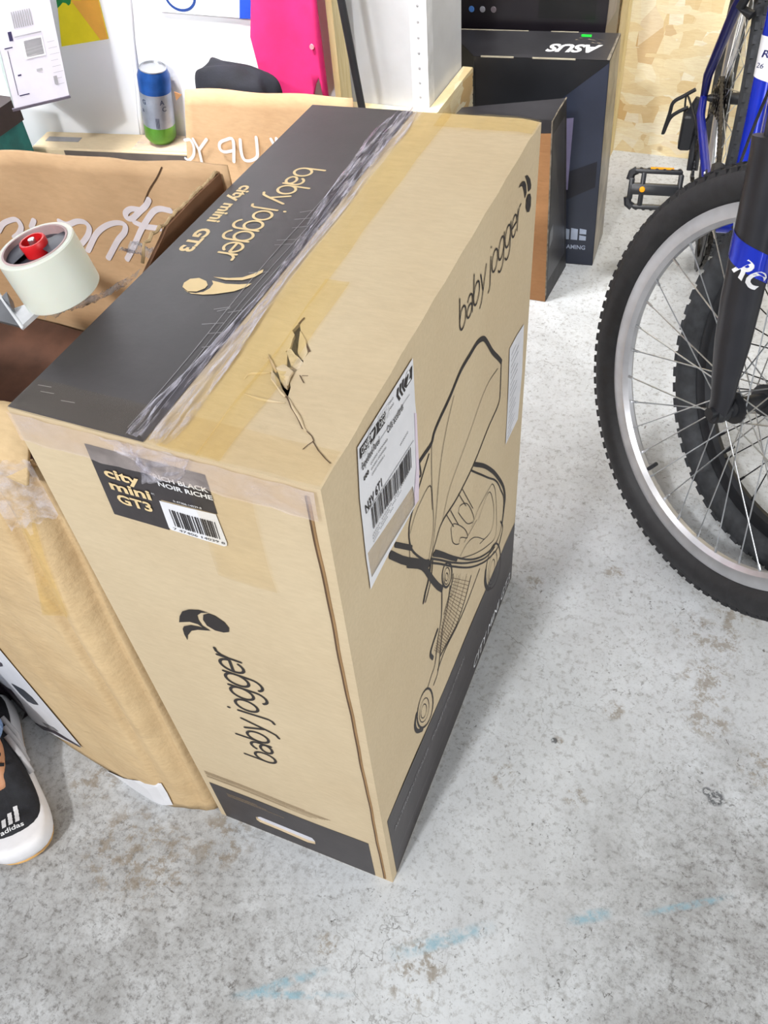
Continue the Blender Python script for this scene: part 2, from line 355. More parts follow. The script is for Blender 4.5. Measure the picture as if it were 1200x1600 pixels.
def text2d(s, bold=0.0, shear=0.0):
    """2D mesh of a word, cap height about 1"""
    key = (s, bold, shear)
    if key in _tc: return _tc[key]
    c = bpy.data.curves.new('t', 'FONT'); c.body = s; c.size = 1/.73; c.offset = bold; c.shear = shear; c.resolution_u = 3; c.fill_mode = 'FRONT'
    o = bpy.data.objects.new('t', c); COL.objects.link(o); bpy.context.view_layer.update()
    me = bpy.data.meshes.new_from_object(o.evaluated_get(bpy.context.evaluated_depsgraph_get()))
    v = [(p.co.x, p.co.y) for p in me.vertices]; f = [tuple(q.vertices) for q in me.polygons]
    bpy.data.objects.remove(o); bpy.data.curves.remove(c); bpy.data.meshes.remove(me)
    x0 = min(p[0] for p in v); v = [(p[0]-x0, p[1]) for p in v]; g = []
    for q in f:
        ar = sum(v[q[i]][0]*v[q[(i+1) % len(q)]][1]-v[q[(i+1) % len(q)]][0]*v[q[i]][1] for i in range(len(q)))
        g.append(q if ar > 0 else q[::-1])
    _tc[key] = (v, g); return _tc[key]
def arc(cx, cy, rx, ry, a0, a1, n=14): return [(cx+rx*math.cos(math.radians(a0+(a1-a0)*i/n)), cy+ry*math.sin(math.radians(a0+(a1-a0)*i/n))) for i in range(n+1)]
def thin_word():
    """monoline lettering of the two words on the carton; x-height 1"""
    gl = {'b': ([[(0, 1.62), (0, .45)], arc(.42, .5, .42, .5, 0, 360, 22)], .98),
          'a': ([[(.78, 0), (.78, .62)]+arc(.42, .62, .36, .38, 0, 150, 9), arc(.38, .28, .36, .28, 0, 360, 16)], .95),
          'y': ([[(0, 1), (.4, .03)], [(.8, 1), (.34, -.2), (.2, -.48), (-.02, -.58)]], .92),
          'j': ([[(.2, 1), (.2, -.35), (.12, -.52), (-.05, -.58)], [(.2, 1.42), (.2, 1.46)]], .42), ' ': ([], .35),
          'o': ([arc(.42, .5, .42, .5, 0, 360, 22)], .98),
          'g': ([arc(.42, .5, .42, .5, 0, 360, 22), [(.84, 1), (.84, -.15)]+arc(.44, -.18, .4, .42, 0, -150, 9)], 1.02),
          'e': ([[(.02, .52), (.84, .52)]+arc(.43, .5, .41, .5, 8, 318, 20)], .98),
          'r': ([[(0, 1), (0, 0)], [(0, .55), (.08, .82), (.25, .98), (.46, 1.0)]], .5)}
    out = []; x = 0
    for ch in 'baby jogger':
        st, ad = gl[ch]
        for p in st: out.append([(a+x, b) for a, b in p])
        x += ad
    return out, x
# ================================================================= THE SETTING
WO, WU, WN = Vector((-.581, 1.2535, 0)), Vector((-.984, -.178, 0)).normalized(), Vector((.178, -.984, 0)).normalized()
def WP(s_, d, z): return WO+WU*s_+WN*d+Vector((0, 0, z))
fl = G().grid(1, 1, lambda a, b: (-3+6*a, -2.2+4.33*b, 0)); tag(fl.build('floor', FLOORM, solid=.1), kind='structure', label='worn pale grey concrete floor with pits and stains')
g = G().box((-2.6, 2.13, 0), (3, 2.17, 2.6)); tag(g.build('wall_back', OSB), kind='structure', label='oriented strand board wall behind the bicycles')
g = G().box((0, -.03, 0), (2.6, 0, 2.6), fn=lambda x, y, z: WP(x, y, z)); tag(g.build('wall_left', WALLW), kind='structure', label='white painted partition behind the open boxes')
# ================================================================= MAIN CARTON
W1, D1L, H1 = 0.27302, 0.55733, .8
HOLE = [(-.1, -.1)]
HOLE_A = [(-0.0980, 0.1751), (-0.0977, 0.1665), (-0.0927, 0.1580), (-0.0882, 0.1531), (-0.0830, 0.1484), (-0.0755, 0.1389), (-0.0755, 0.1330), (-0.0767, 0.1295), (-0.0745, 0.1249), (-0.0746, 0.1186), (-0.0754, 0.1139), (-0.0775, 0.1116), (-0.0819, 0.1140), (-0.0867, 0.1187), (-0.0917, 0.1299), (-0.0946, 0.1333), (-0.0931, 0.1385), (-0.0959, 0.1486), (-0.0966, 0.1540), (-0.1009, 0.1583), (-0.1000, 0.1658)]
HOLE_B = [(-0.1058, 0.1230), (-0.0955, 0.1144), (-0.0882, 0.1073), (-0.0834, 0.1007), (-0.0777, 0.0964), (-0.0742, 0.0945), (-0.0747, 0.1003), (-0.0704, 0.0936), (-0.0677, 0.0847), (-0.0673, 0.0806), (-0.0733, 0.0849), (-0.0810, 0.0904), (-0.0874, 0.0954), (-0.0910, 0.1034), (-0.0953, 0.1052), (-0.0929, 0.1080)]
HC = [(-0.0799, 0.1150)][0]
def hump(x, s): return math.exp(-(x/s)**2)
def dfm(x, y, z):
    """gentle real-life distortion of the carton"""
    u = -x/W1; v = y/D1L; w_ = z/H1
    dz = w_*(.0075*(1-u)*v-.0048*u*v)
    wob = .0012*math.sin(23*y+9*z+2)+.001*math.sin(31*z-14*y)+.0009*math.sin(41*x+17*z)
    ox = wob*math.sin(math.pi*min(1, max(0, w_)))*(1 if u < .5 else -1)*math.sin(math.pi*min(1, max(0, v)))
    oy = .0015*math.sin(28*x+11*z)*math.sin(math.pi*min(1, max(0, w_)))*math.sin(math.pi*min(1, max(0, u)))
    if w_ > .5:
        e = math.sin(math.pi*min(1, max(0, u)))*math.sin(math.pi*min(1, max(0, v)))
        dz += .0012*math.sin(37*x+13*y)*e - .004*hump(math.hypot(x-HC[0], y-HC[1]), .05)*w_
        dz -= .003*hump(x-0, .012)*hump(y-D1L, .03)*w_
        dz += .0009*math.sin(90*y)*hump(u, .05)*w_
        dz += .0004*math.sin(110*x)*hump(v, .03)*w_
    return (x+ox, y+oy, z+dz)
FACE = {'T': (lambda s, t, h: (s, t, H1+h)), 'R': (lambda s, t, h: (h, s, t)), 'F': (lambda s, t, h: (s, -h, t)),
        'L': (lambda s, t, h: (-W1-h, s, t)), 'B': (lambda s, t, h: (s, D1L+h, t)), 'U': (lambda s, t, h: (s, t, -h))}
def onface(face, h=0.0):
    f = FACE[face]
    def fn(s, t, hh=0.0):
        x, y, z = f(s, t, 0); X, Y_, Z = dfm(x, y, z); a = f(s, t, h+hh); return (X+a[0]-x, Y_+a[1]-y, Z+a[2]-z)
    return fn
carton = root('stroller_carton', (-W1/2, D1L/2, 0), 'large tall kraft stroller carton with black printed top band and torn hole', 'box')
SLOT = [(-0.2060, 0.0480), (-0.1970, 0.0560), (-0.1530, 0.0550), (-0.1160, 0.0550), (-0.1130, 0.0460), (-0.1140, 0.0330), (-0.1270, 0.0270), (-0.1700, 0.0310), (-0.2020, 0.0320), (-0.2070, 0.0370)]
g = G()
for face, r, holes in (('T', rect(-W1, 0, 0, D1L, 22), (HOLE_A, HOLE_B)), ('R', rect(0, 0, D1L, H1, 26), ()), ('F', rect(-W1, 0, 0, H1, 26), (SLOT,)),
                       ('L', rect(0, 0, D1L, H1, 26), ()), ('B', rect(-W1, 0, 0, H1, 26), ()), ('U', rect(-W1, 0, 0, D1L, 22), ())):
    v, f = cdt(r, holes, .022); fn = onface(face); g.add([fn(*p) for p in v], f)
body = g.build('carton_body', K_MAIN, carton, solid=.004, solid_off=-1, weld=True)
def decal(name, polys, mat, face, h, parent=carton, step=.03, **k):
    g = G(); fn = onface(face, h)
    for p in polys:
        v, f = cdt(p, (), step); f = [q if face in 'TR' or face == 'F' else q[::-1] for q in f]; g.add([fn(*q) for q in v], f)
    return g.build(name, mat, parent, **k)
def strokes(g, lines, w, fn, sm=5, taper=False, closed=False, mi=0):
    for L in lines:
        p = smooth_line(L, sm, closed) if sm else L
        v, f = ribbon(p, w, closed, taper); g.add([fn(*q) for q in v], f, mi)
def words(g, s, fn, o, u, v, size, width=None, bold=0.0, shear=0.0, mi=0):
    """word in a face plane: origin o, reading unit vector u, up unit vector v, cap height, optional overall width"""
    P, F = text2d(s, bold, shear); mx = max(p[0] for p in P); sx = (width/mx) if width else size
    g.add([fn(o[0]+u[0]*a*sx+v[0]*b*size, o[1]+u[1]*a*sx+v[1]*b*size) for a, b in P], F, mi)
def thinword(g, fn, o, u, v, xh, width, wd, slant=0.0):
    L, tot = thin_word(); tot -= .1; sx = width/tot
    for p in L:
        q = [(o[0]+u[0]*(a*sx+slant*b*xh)+v[0]*b*xh, o[1]+u[1]*(a*sx+slant*b*xh)+v[1]*b*xh) for a, b in p]
        vv, ff = ribbon(q, wd); g.add([fn(*c) for c in vv], ff)
# -- black bands
decal('black_band', [[(-W1+.0005, .0005)]+[(-W1+.0005, D1L*i/20) for i in range(1, 20)]+[(-W1+.0005, D1L-.001), (-.146, D1L-.001)]+[(-.146, D1L*(20-i)/20) for i in range(1, 20)]+[(-.146, .0005)]], INK_T, 'T', .0009)
v, f = cdt([(-.264, .118), (-.2, .118), (-.12, .119), (-.026, .120), (-.026, .0015), (-.264, .0015)], (SLOT,), .03); g = G(); fn = onface('F', .0005); g.add([fn(*p) for p in v], f); g.build('black_band', INK, carton)
decal('black_band', [[(.014, .0015), (.2, .0015), (.4, .0015), (.5, .0015), (D1L-.002, .0015), (D1L-.002, .06), (D1L-.002, .15), (.5, .157), (.4, .163), (.2, .176), (.012, .187)]], INK, 'R', .0005)
# -- lettering
g = G(); a, b = [(-0.2191, 0.4138), (-0.1982, 0.2311)]
thinword(g, onface('T', .0012), (a[0], a[1]-.003), (0, -1), (1, 0), .0190, .176, .0029); g.build('gold_lettering', GOLD, carton)
g = G(); a, b = [(-0.2603, 0.3634), (-0.2610, 0.2373)]
words(g, 'city mini', onface('T', .0012), a, (0, -1), (1, 0), .0150, (a[1]-b[1])*.58, .045); words(g, 'GT3', onface('T', .0012), (a[0], a[1]-(a[1]-b[1])*.68), (0, -1), (1, 0), .0150, (a[1]-b[1])*.33, .05)
g.build('gold_lettering', GOLD, carton)
decal('printed_emblem', [[(-0.2230, 0.1836), (-0.2250, 0.1897), (-0.2227, 0.1965), (-0.2150, 0.1997), (-0.2058, 0.1968), (-0.2013, 0.1917), (-0.2011, 0.1864), (-0.2061, 0.1803), (-0.2144, 0.1785)],
      [(-0.2199, 0.1804), (-0.2096, 0.1762), (-0.1983, 0.1773), (-0.1884, 0.1806), (-0.1732, 0.1894), (-0.1653, 0.1994), (-0.1638, 0.2050), (-0.1742, 0.2003), (-0.1862, 0.1976), (-0.2010, 0.1989), (-0.1973, 0.1946), (-0.1967, 0.1876), (-0.1998, 0.1813), (-0.2055, 0.1779), (-0.2138, 0.1774)],
      [(-0.2029, 0.2043), (-0.1878, 0.2065), (-0.1766, 0.2108), (-0.1694, 0.2195), (-0.1643, 0.2284), (-0.1627, 0.2234), (-0.1666, 0.2143), (-0.1744, 0.2069), (-0.1892, 0.2029)]], GOLD, 'T', .0014, step=0)
g = G(); a, b, c = [(-0.1300, 0.2710), (-0.1300, 0.5120), (-0.1710, 0.2690)]
thinword(g, onface('F', .0008), (a[0], a[1]+.002), (0, 1), (-1, 0), .027, b[1]-a[1]-.002, .0035); g.build('black_lettering', INK_L, carton)
decal('printed_emblem', [[(-0.1540, 0.5730), (-0.1470, 0.5790), (-0.1400, 0.5790), (-0.1310, 0.5730), (-0.1280, 0.5650), (-0.1300, 0.5570), (-0.1370, 0.5520), (-0.1470, 0.5500), (-0.1550, 0.5540), (-0.1570, 0.5630)],
      [(-0.1890, 0.5440), (-0.1850, 0.5560), (-0.1790, 0.5670), (-0.1700, 0.5740), (-0.1580, 0.5790), (-0.1470, 0.5800), (-0.1560, 0.5750), (-0.1620, 0.5680), (-0.1630, 0.5600), (-0.1610, 0.5510), (-0.1530, 0.5460), (-0.1610, 0.5470), (-0.1660, 0.5510), (-0.1750, 0.5510)],
      [(-0.1880, 0.5330), (-0.1850, 0.5390), (-0.1760, 0.5450), (-0.1650, 0.5470), (-0.1530, 0.5460), (-0.1690, 0.5400), (-0.1780, 0.5340), (-0.1850, 0.5230), (-0.1880, 0.5130), (-0.1890, 0.5230)]], INK_L, 'F', .0008, step=0)
g = G(); a, b, c = [(0.2896, 0.7175), (0.4812, 0.7164), (0.2833, 0.7555)]
thinword(g, onface('R', .0008), a, (1, 0), (0, 1), .0245, b[0]-a[0]+.006, .0022); g.build('black_lettering', INK_L, carton)
decal('printed_emblem', [[(0.5246, 0.7354), (0.5296, 0.7287), (0.5306, 0.7185), (0.5252, 0.7133), (0.5160, 0.7169), (0.5096, 0.7252), (0.5094, 0.7349), (0.5151, 0.7381)],
      [(0.4989, 0.7669), (0.5088, 0.7631), (0.5209, 0.7537), (0.5270, 0.7443), (0.5263, 0.7400), (0.5156, 0.7410), (0.5131, 0.7486), (0.5059, 0.7592)],
      [(0.4766, 0.7672), (0.4828, 0.7684), (0.4906, 0.7662), (0.4989, 0.7614), (0.5053, 0.7542), (0.5089, 0.7430), (0.5035, 0.7389), (0.4984, 0.7502), (0.4917, 0.7596), (0.4849, 0.7642)]], INK_L, 'R', .0008, step=0)
g = G()
a, b = [(0.3461, 0.0207), (0.5430, 0.0124)]
words(g, 'CITY MINI GT3', onface('R', .0011), a, ((b[0]-a[0])/(b[0]-a[0]), (b[1]-a[1])/(b[0]-a[0])), (0, 1), .024, b[0]-a[0], .0, .2)
g.build('white_lettering', WHITE_INK, carton)
g = G(); a, b = [(0.0259, 0.1241), (0.3003, 0.1215)]
words(g, 'ALL-TERRAIN STROLLER    POUSSETTE TOUT-TERRAIN', onface('R', .0011), a, (1, (b[1]-a[1])/(b[0]-a[0])), (0, 1), .0105, b[0]-a[0], 0)
strokes(g, [[(.02, .052), (D1L-.01, .05)]], .0006, onface('R', .0011), 0)
g.build('white_lettering', GREY_INK, carton)
g = G(); fn = onface('F', .0007); random.seed(4)
for r in range(9):
    zc = .1425-r*.0022+.012; x = -.262
    end = -.262+(.19 if r not in (0, 7) else .15)-.004*r
    if r == 5: continue
    while x < end:
        l = random.uniform(.003, .012); strokes(g, [[(x, zc), (min(x+l, end), zc)]], .0011, fn, 0); x += l+.0012
for r in range(3):
    x = -.24
    while x < -.2+.02*r and True: l = random.uniform(.003, .008); strokes(g, [[(x, .1-r*.004), (x+l, .1-r*.004)]], .0011, fn, 0); x += l+.0015
tag(g.build('fine_print', INK_GREY, carton), kind='stuff')
# -- line drawing of the stroller
TH = [[(0.1728, 0.6554), (0.1907, 0.6528), (0.2092, 0.6491), (0.2193, 0.6569), (0.2591, 0.6646), (0.2900, 0.6700), (0.3220, 0.6691), (0.3442, 0.6665), (0.3646, 0.6564), (0.3771, 0.6442), (0.4007, 0.6135), (0.4257, 0.5845), (0.4410, 0.5663)],
      [(0.3369, 0.4964), (0.3856, 0.4430), (0.4338, 0.3810), (0.4711, 0.3230), (0.4856, 0.2825), (0.4823, 0.2596), (0.4765, 0.2349)],
      [(0.1097, 0.6116), (0.1436, 0.5664)], [(0.2014, 0.4878), (0.2380, 0.4392), (0.2732, 0.3920)],
      [(0.2010, 0.3392), (0.1830, 0.3344), (0.1739, 0.3256), (0.1819, 0.3042)], [(0.1208, 0.2682), (0.1146, 0.2510), (0.1200, 0.2253), (0.1360, 0.1998)], [(0.3965, 0.2182), (0.3952, 0.1907), (0.4099, 0.1544), (0.4260, 0.1363)],
      [(0.1925, 0.4879), (0.1843, 0.4658), (0.1726, 0.4550), (0.1653, 0.4456)]]
HV = [[(0.0969, 0.6115), (0.1331, 0.5580), (0.1854, 0.4896)], [(0.1326, 0.5550), (0.1669, 0.5080), (0.1874, 0.4655), (0.2099, 0.4180), (0.2223, 0.3961)]]
MD = [[(0.4412, 0.5649), (0.4404, 0.5257), (0.4332, 0.5069), (0.3954, 0.5061), (0.3496, 0.5000), (0.2876, 0.4983), (0.2304, 0.5105), (0.2078, 0.5011), (0.1907, 0.4900)],
      [(0.2014, 0.6415), (0.1839, 0.6304), (0.1536, 0.6084), (0.1427, 0.5951), (0.1420, 0.5723), (0.1509, 0.5482), (0.1719, 0.5129), (0.1859, 0.4959)],
      [(0.3243, 0.4987), (0.3719, 0.4411), (0.4350, 0.3682), (0.4633, 0.3203), (0.4799, 0.2811), (0.4725, 0.2313), (0.4477, 0.2234), (0.4047, 0.2498), (0.3487, 0.3010), (0.2859, 0.3785), (0.2068, 0.4874)],
      [(0.1953, 0.4799), (0.2546, 0.4010), (0.3269, 0.3089), (0.3808, 0.2539), (0.4229, 0.2201), (0.4585, 0.1987), (0.4789, 0.2122)],
      [(0.1934, 0.4898), (0.2549, 0.4081), (0.3267, 0.3195), (0.3885, 0.2552), (0.4395, 0.2208)],
      [(0.2224, 0.3980), (0.2157, 0.3447), (0.2016, 0.3162), (0.1894, 0.2786), (0.1743, 0.2732), (0.1615, 0.2670)], [(0.2496, 0.3671), (0.2393, 0.3341), (0.2220, 0.3139), (0.2068, 0.2614), (0.1965, 0.2429), (0.1812, 0.2398)],
      [(0.3360, 0.2793), (0.3107, 0.2567), (0.2773, 0.2453), (0.2452, 0.2526), (0.2108, 0.2650)], [(0.3691, 0.2542), (0.3193, 0.2405), (0.2772, 0.2406), (0.2294, 0.2517), (0.1985, 0.2498)],
      [(0.2610, 0.3772), (0.2491, 0.3552), (0.2263, 0.3388)], [(0.1982, 0.4810), (0.1917, 0.4564), (0.1805, 0.4447), (0.1709, 0.4382)],
      [(0.4659, 0.2510), (0.4814, 0.2178), (0.4663, 0.1971)], [(0.1770, 0.6524), (0.1796, 0.6346), (0.1710, 0.6398)]]
TN = [[(0.2091, 0.6481), (0.2039, 0.5852), (0.2023, 0.5333), (0.1860, 0.4972)], [(0.2715, 0.6563), (0.2475, 0.6314), (0.2246, 0.5896), (0.2037, 0.5175), (0.1935, 0.4912)],
      [(0.4275, 0.5667), (0.3906, 0.5770), (0.3473, 0.5725), (0.2999, 0.5580), (0.2542, 0.5439), (0.2305, 0.5132)], [(0.1441, 0.5883), (0.1664, 0.5994), (0.2001, 0.5992), (0.2020, 0.5610)],
      [(0.2817, 0.5016), (0.3057, 0.4553)], [(0.2948, 0.4953), (0.3285, 0.4278)], [(0.2415, 0.5098), (0.2658, 0.4621)], [(0.2554, 0.5019), (0.2807, 0.4486)],
      [(0.2811, 0.4697), (0.2872, 0.4751), (0.3121, 0.4516), (0.3337, 0.4011), (0.3122, 0.4160), (0.2962, 0.4408), (0.2811, 0.4697)], [(0.2571, 0.4688), (0.2688, 0.4642), (0.3005, 0.4183), (0.3110, 0.3909), (0.2864, 0.4181), (0.2800, 0.4140), (0.2620, 0.4382), (0.2571, 0.4688)],
      [(0.3257, 0.3951), (0.3528, 0.4018), (0.4033, 0.3885), (0.4206, 0.3759), (0.4354, 0.3454), (0.4424, 0.3024), (0.4416, 0.2464), (0.4036, 0.2666), (0.3484, 0.3126), (0.2859, 0.3785)], [(0.3536, 0.3775), (0.3889, 0.3869), (0.4123, 0.3666), (0.4301, 0.3155), (0.4200, 0.2823), (0.3707, 0.3087)],
      [(0.2859, 0.3835), (0.3057, 0.3808), (0.3295, 0.3669), (0.3548, 0.3407), (0.3878, 0.2982)], [(0.2991, 0.3952), (0.3464, 0.3855)], [(0.1394, 0.5700), (0.1374, 0.5547)],
      [(0.2755, 0.3591), (0.2563, 0.3460), (0.2258, 0.3307), (0.2096, 0.3045), (0.1910, 0.2998)], [(0.2907, 0.3410), (0.2668, 0.3148), (0.2317, 0.3001), (0.2012, 0.2891)], [(0.3188, 0.3052), (0.2941, 0.2786), (0.2614, 0.2628), (0.2222, 0.2624)],
      [(0.2645, 0.3688), (0.2454, 0.3558), (0.2597, 0.3351), (0.2830, 0.3456)]]
def ell(cx, cy, rx, ry, tilt=0, n=20):
    return [(cx+rx*math.cos(a)*math.cos(tilt)-ry*math.sin(a)*math.sin(tilt), cy+rx*math.cos(a)*math.sin(tilt)+ry*math.sin(a)*math.cos(tilt)) for a in [2*math.pi*i/n for i in range(n)]]
HAT = [[(0.2608, 0.3694), (0.3297, 0.2737)], [(0.2585, 0.3659), (0.3256, 0.2701)], [(0.2562, 0.3624), (0.3216, 0.2664)], [(0.2540, 0.3589), (0.3175, 0.2628)], [(0.2517, 0.3554), (0.3132, 0.2595)], [(0.2494, 0.3519), (0.3083, 0.2570)], [(0.2466, 0.3497), (0.3035, 0.2544)], [(0.2437, 0.3479), (0.2986, 0.2519)], [(0.2408, 0.3460), (0.2938, 0.2493)], [(0.2378, 0.3442), (0.2889, 0.2471)], [(0.2349, 0.3424), (0.2842, 0.2464)], [(0.2320, 0.3400), (0.2794, 0.2456)], [(0.2290, 0.3374), (0.2746, 0.2449)], [(0.2260, 0.3348), (0.2699, 0.2442)], [(0.2231, 0.3322), (0.2651, 0.2435)], [(0.2201, 0.3295), (0.2598, 0.2459)], [(0.2167, 0.3275), (0.2544, 0.2485)], [(0.2127, 0.3263), (0.2491, 0.2511)], [(0.2087, 0.3252), (0.2439, 0.2536)], [(0.2048, 0.3240), (0.2387, 0.2561)], [(0.2008, 0.3228), (0.2340, 0.2578)], [(0.1971, 0.3216), (0.2296, 0.2592)], [(0.1947, 0.3200), (0.2252, 0.2607)], [(0.1922, 0.3184), (0.2208, 0.2621)], [(0.1898, 0.3168), (0.2165, 0.2635)], [(0.1873, 0.3152), (0.2146, 0.2641)], [(0.2746, 0.3527), (0.2634, 0.3375), (0.2498, 0.3275), (0.2356, 0.3181), (0.2197, 0.3112), (0.2027, 0.3086), (0.1906, 0.3041)], [(0.2891, 0.3354), (0.2764, 0.3200), (0.2612, 0.3096), (0.2455, 0.3008), (0.2283, 0.2961), (0.2102, 0.2964), (0.1964, 0.2944)], [(0.3041, 0.3175), (0.2899, 0.3019), (0.2731, 0.2910), (0.2557, 0.2830), (0.2371, 0.2805), (0.2178, 0.2839), (0.2023, 0.2845)], [(0.3197, 0.2988), (0.3039, 0.2832), (0.2853, 0.2717), (0.2663, 0.2645), (0.2462, 0.2645), (0.2256, 0.2711), (0.2084, 0.2744)]]
WHEELS = [[(0.1710, 0.1933), (0.1656, 0.1875), (0.1589, 0.1859), (0.1513, 0.1884), (0.1435, 0.1948), (0.1363, 0.2044), (0.1303, 0.2164), (0.1258, 0.2297), (0.1232, 0.2432), (0.1227, 0.2558), (0.1241, 0.2666), (0.1275, 0.2749), (0.1324, 0.2801), (0.1386, 0.2819), (0.1457, 0.2800), (0.1530, 0.2746), (0.1601, 0.2660), (0.1663, 0.2548), (0.1713, 0.2417), (0.1745, 0.2279), (0.1756, 0.2144), (0.1744, 0.2025)], [(0.1590, 0.2100), (0.1557, 0.2065), (0.1516, 0.2054), (0.1470, 0.2068), (0.1424, 0.2106), (0.1380, 0.2163), (0.1343, 0.2236), (0.1315, 0.2317), (0.1299, 0.2399), (0.1296, 0.2478), (0.1305, 0.2546), (0.1326, 0.2598), (0.1357, 0.2631), (0.1396, 0.2642), (0.1439, 0.2631), (0.1485, 0.2597), (0.1528, 0.2543), (0.1566, 0.2474), (0.1595, 0.2394), (0.1613, 0.2310), (0.1619, 0.2228), (0.1611, 0.2156)], [(0.1519, 0.2205), (0.1500, 0.2185), (0.1476, 0.2179), (0.1450, 0.2188), (0.1423, 0.2209), (0.1397, 0.2243), (0.1375, 0.2285), (0.1359, 0.2333), (0.1349, 0.2382), (0.1346, 0.2428), (0.1351, 0.2468), (0.1363, 0.2499), (0.1382, 0.2518), (0.1405, 0.2525), (0.1430, 0.2517), (0.1457, 0.2497), (0.1483, 0.2464), (0.1505, 0.2423), (0.1522, 0.2376), (0.1533, 0.2326), (0.1536, 0.2279), (0.1531, 0.2237)], [(0.4747, 0.1300), (0.4695, 0.1198), (0.4614, 0.1147), (0.4512, 0.1151), (0.4398, 0.1209), (0.4283, 0.1315), (0.4177, 0.1459), (0.4088, 0.1626), (0.4023, 0.1802), (0.3986, 0.1974), (0.3979, 0.2128), (0.4001, 0.2255), (0.4051, 0.2344), (0.4124, 0.2392), (0.4216, 0.2393), (0.4320, 0.2348), (0.4429, 0.2258), (0.4534, 0.2130), (0.4629, 0.1971), (0.4703, 0.1794), (0.4750, 0.1612), (0.4766, 0.1443)], [(0.4553, 0.1496), (0.4517, 0.1419), (0.4466, 0.1373), (0.4403, 0.1361), (0.4334, 0.1384), (0.4266, 0.1440), (0.4204, 0.1523), (0.4153, 0.1626), (0.4117, 0.1740), (0.4098, 0.1856), (0.4098, 0.1964), (0.4117, 0.2057), (0.4151, 0.2128), (0.4200, 0.2171), (0.4259, 0.2184), (0.4324, 0.2165), (0.4390, 0.2116), (0.4452, 0.2039), (0.4505, 0.1941), (0.4545, 0.1828), (0.4567, 0.1709), (0.4570, 0.1595)], [(0.4433, 0.1599), (0.4411, 0.1549), (0.4380, 0.1516), (0.4344, 0.1503), (0.4305, 0.1510), (0.4267, 0.1538), (0.4233, 0.1583), (0.4206, 0.1642), (0.4187, 0.1710), (0.4179, 0.1780), (0.4181, 0.1848), (0.4193, 0.1908), (0.4215, 0.1956), (0.4245, 0.1988), (0.4280, 0.2001), (0.4317, 0.1994), (0.4354, 0.1969), (0.4388, 0.1926), (0.4417, 0.1869), (0.4436, 0.1802), (0.4446, 0.1731), (0.4445, 0.1661)], [(0.2552, 0.3816), (0.2530, 0.3773), (0.2498, 0.3749), (0.2458, 0.3748), (0.2414, 0.3768), (0.2369, 0.3809), (0.2327, 0.3865), (0.2292, 0.3933), (0.2266, 0.4006), (0.2251, 0.4078), (0.2249, 0.4145), (0.2259, 0.4200), (0.2280, 0.4241), (0.2310, 0.4263), (0.2348, 0.4265), (0.2391, 0.4248), (0.2434, 0.4211), (0.2476, 0.4158), (0.2512, 0.4092), (0.2540, 0.4019), (0.2556, 0.3944), (0.2561, 0.3875)], [(0.2482, 0.3887), (0.2468, 0.3857), (0.2448, 0.3840), (0.2424, 0.3835), (0.2397, 0.3845), (0.2370, 0.3867), (0.2345, 0.3900), (0.2325, 0.3941), (0.2310, 0.3987), (0.2302, 0.4033), (0.2302, 0.4077), (0.2309, 0.4114), (0.2323, 0.4143), (0.2342, 0.4160), (0.2366, 0.4164), (0.2392, 0.4156), (0.2418, 0.4135), (0.2443, 0.4103), (0.2464, 0.4063), (0.2479, 0.4017), (0.2488, 0.3970), (0.2489, 0.3925)], [(0.2427, 0.3939), (0.2420, 0.3925), (0.2411, 0.3916), (0.2400, 0.3914), (0.2387, 0.3918), (0.2375, 0.3928), (0.2364, 0.3943), (0.2354, 0.3962), (0.2347, 0.3983), (0.2344, 0.4005), (0.2344, 0.4026), (0.2347, 0.4044), (0.2354, 0.4058), (0.2363, 0.4066), (0.2374, 0.4069), (0.2386, 0.4065), (0.2398, 0.4055), (0.2410, 0.4040), (0.2419, 0.4021), (0.2426, 0.4000), (0.2430, 0.3978), (0.2430, 0.3957)]]
g = G(); fn = onface('R', .0007)
strokes(g, TH, .0058, fn); strokes(g, HV, .0085, fn, 3); strokes(g, MD, .0026, fn, 6); strokes(g, TN, .0011, fn, 5)
for k, e in enumerate(WHEELS): strokes(g, [e], .003 if k % 3 == 0 else .0012, fn, 0, closed=True)
g.build('printed_stroller_drawing', INK_L, carton)
g = G(); strokes(g, HAT, .0006, onface('R', .0007), 0); g.build('printed_basket_hatching', INK_THIN, carton)
# -- shipping label
LAB = [(0.1712, 0.7816), (0.1707, 0.7584), (0.1704, 0.7337), (0.1717, 0.7206), (0.1723, 0.6825), (0.1735, 0.6500), (0.1686, 0.6102), (0.0981, 0.6188), (0.0487, 0.6217), (0.0489, 0.6419), (0.0483, 0.6652), (0.0500, 0.7047), (0.0511, 0.7366), (0.0548, 0.7638), (0.0580, 0.7871)]
WIN = [(0.1568, 0.6417), (0.1589, 0.6296), (0.1587, 0.6128), (0.0992, 0.6250), (0.0536, 0.6335), (0.0526, 0.6470), (0.0521, 0.6689), (0.0545, 0.6682), (0.1044, 0.6551)]
v, f = cdt(LAB, (WIN,), 0); g = G(); fn = onface('R', .0012); g.add([fn(*p) for p in v], f); lab = g.build('shipping_label', PAPER, carton)
lab['label'] = 'white shipping label in a clear pouch'
decal('label_pouch_window', [WIN], POUCH, 'R', .0014, lab, 0)
decal('label_edge', [[(0.1669, 0.7249), (0.1717, 0.7206), (0.1723, 0.6825), (0.1735, 0.6500), (0.1686, 0.6102), (0.1587, 0.6128), (0.1589, 0.6296), (0.1663, 0.6572), (0.1666, 0.7130)]], PINKP, 'R', .0016, lab, 0)
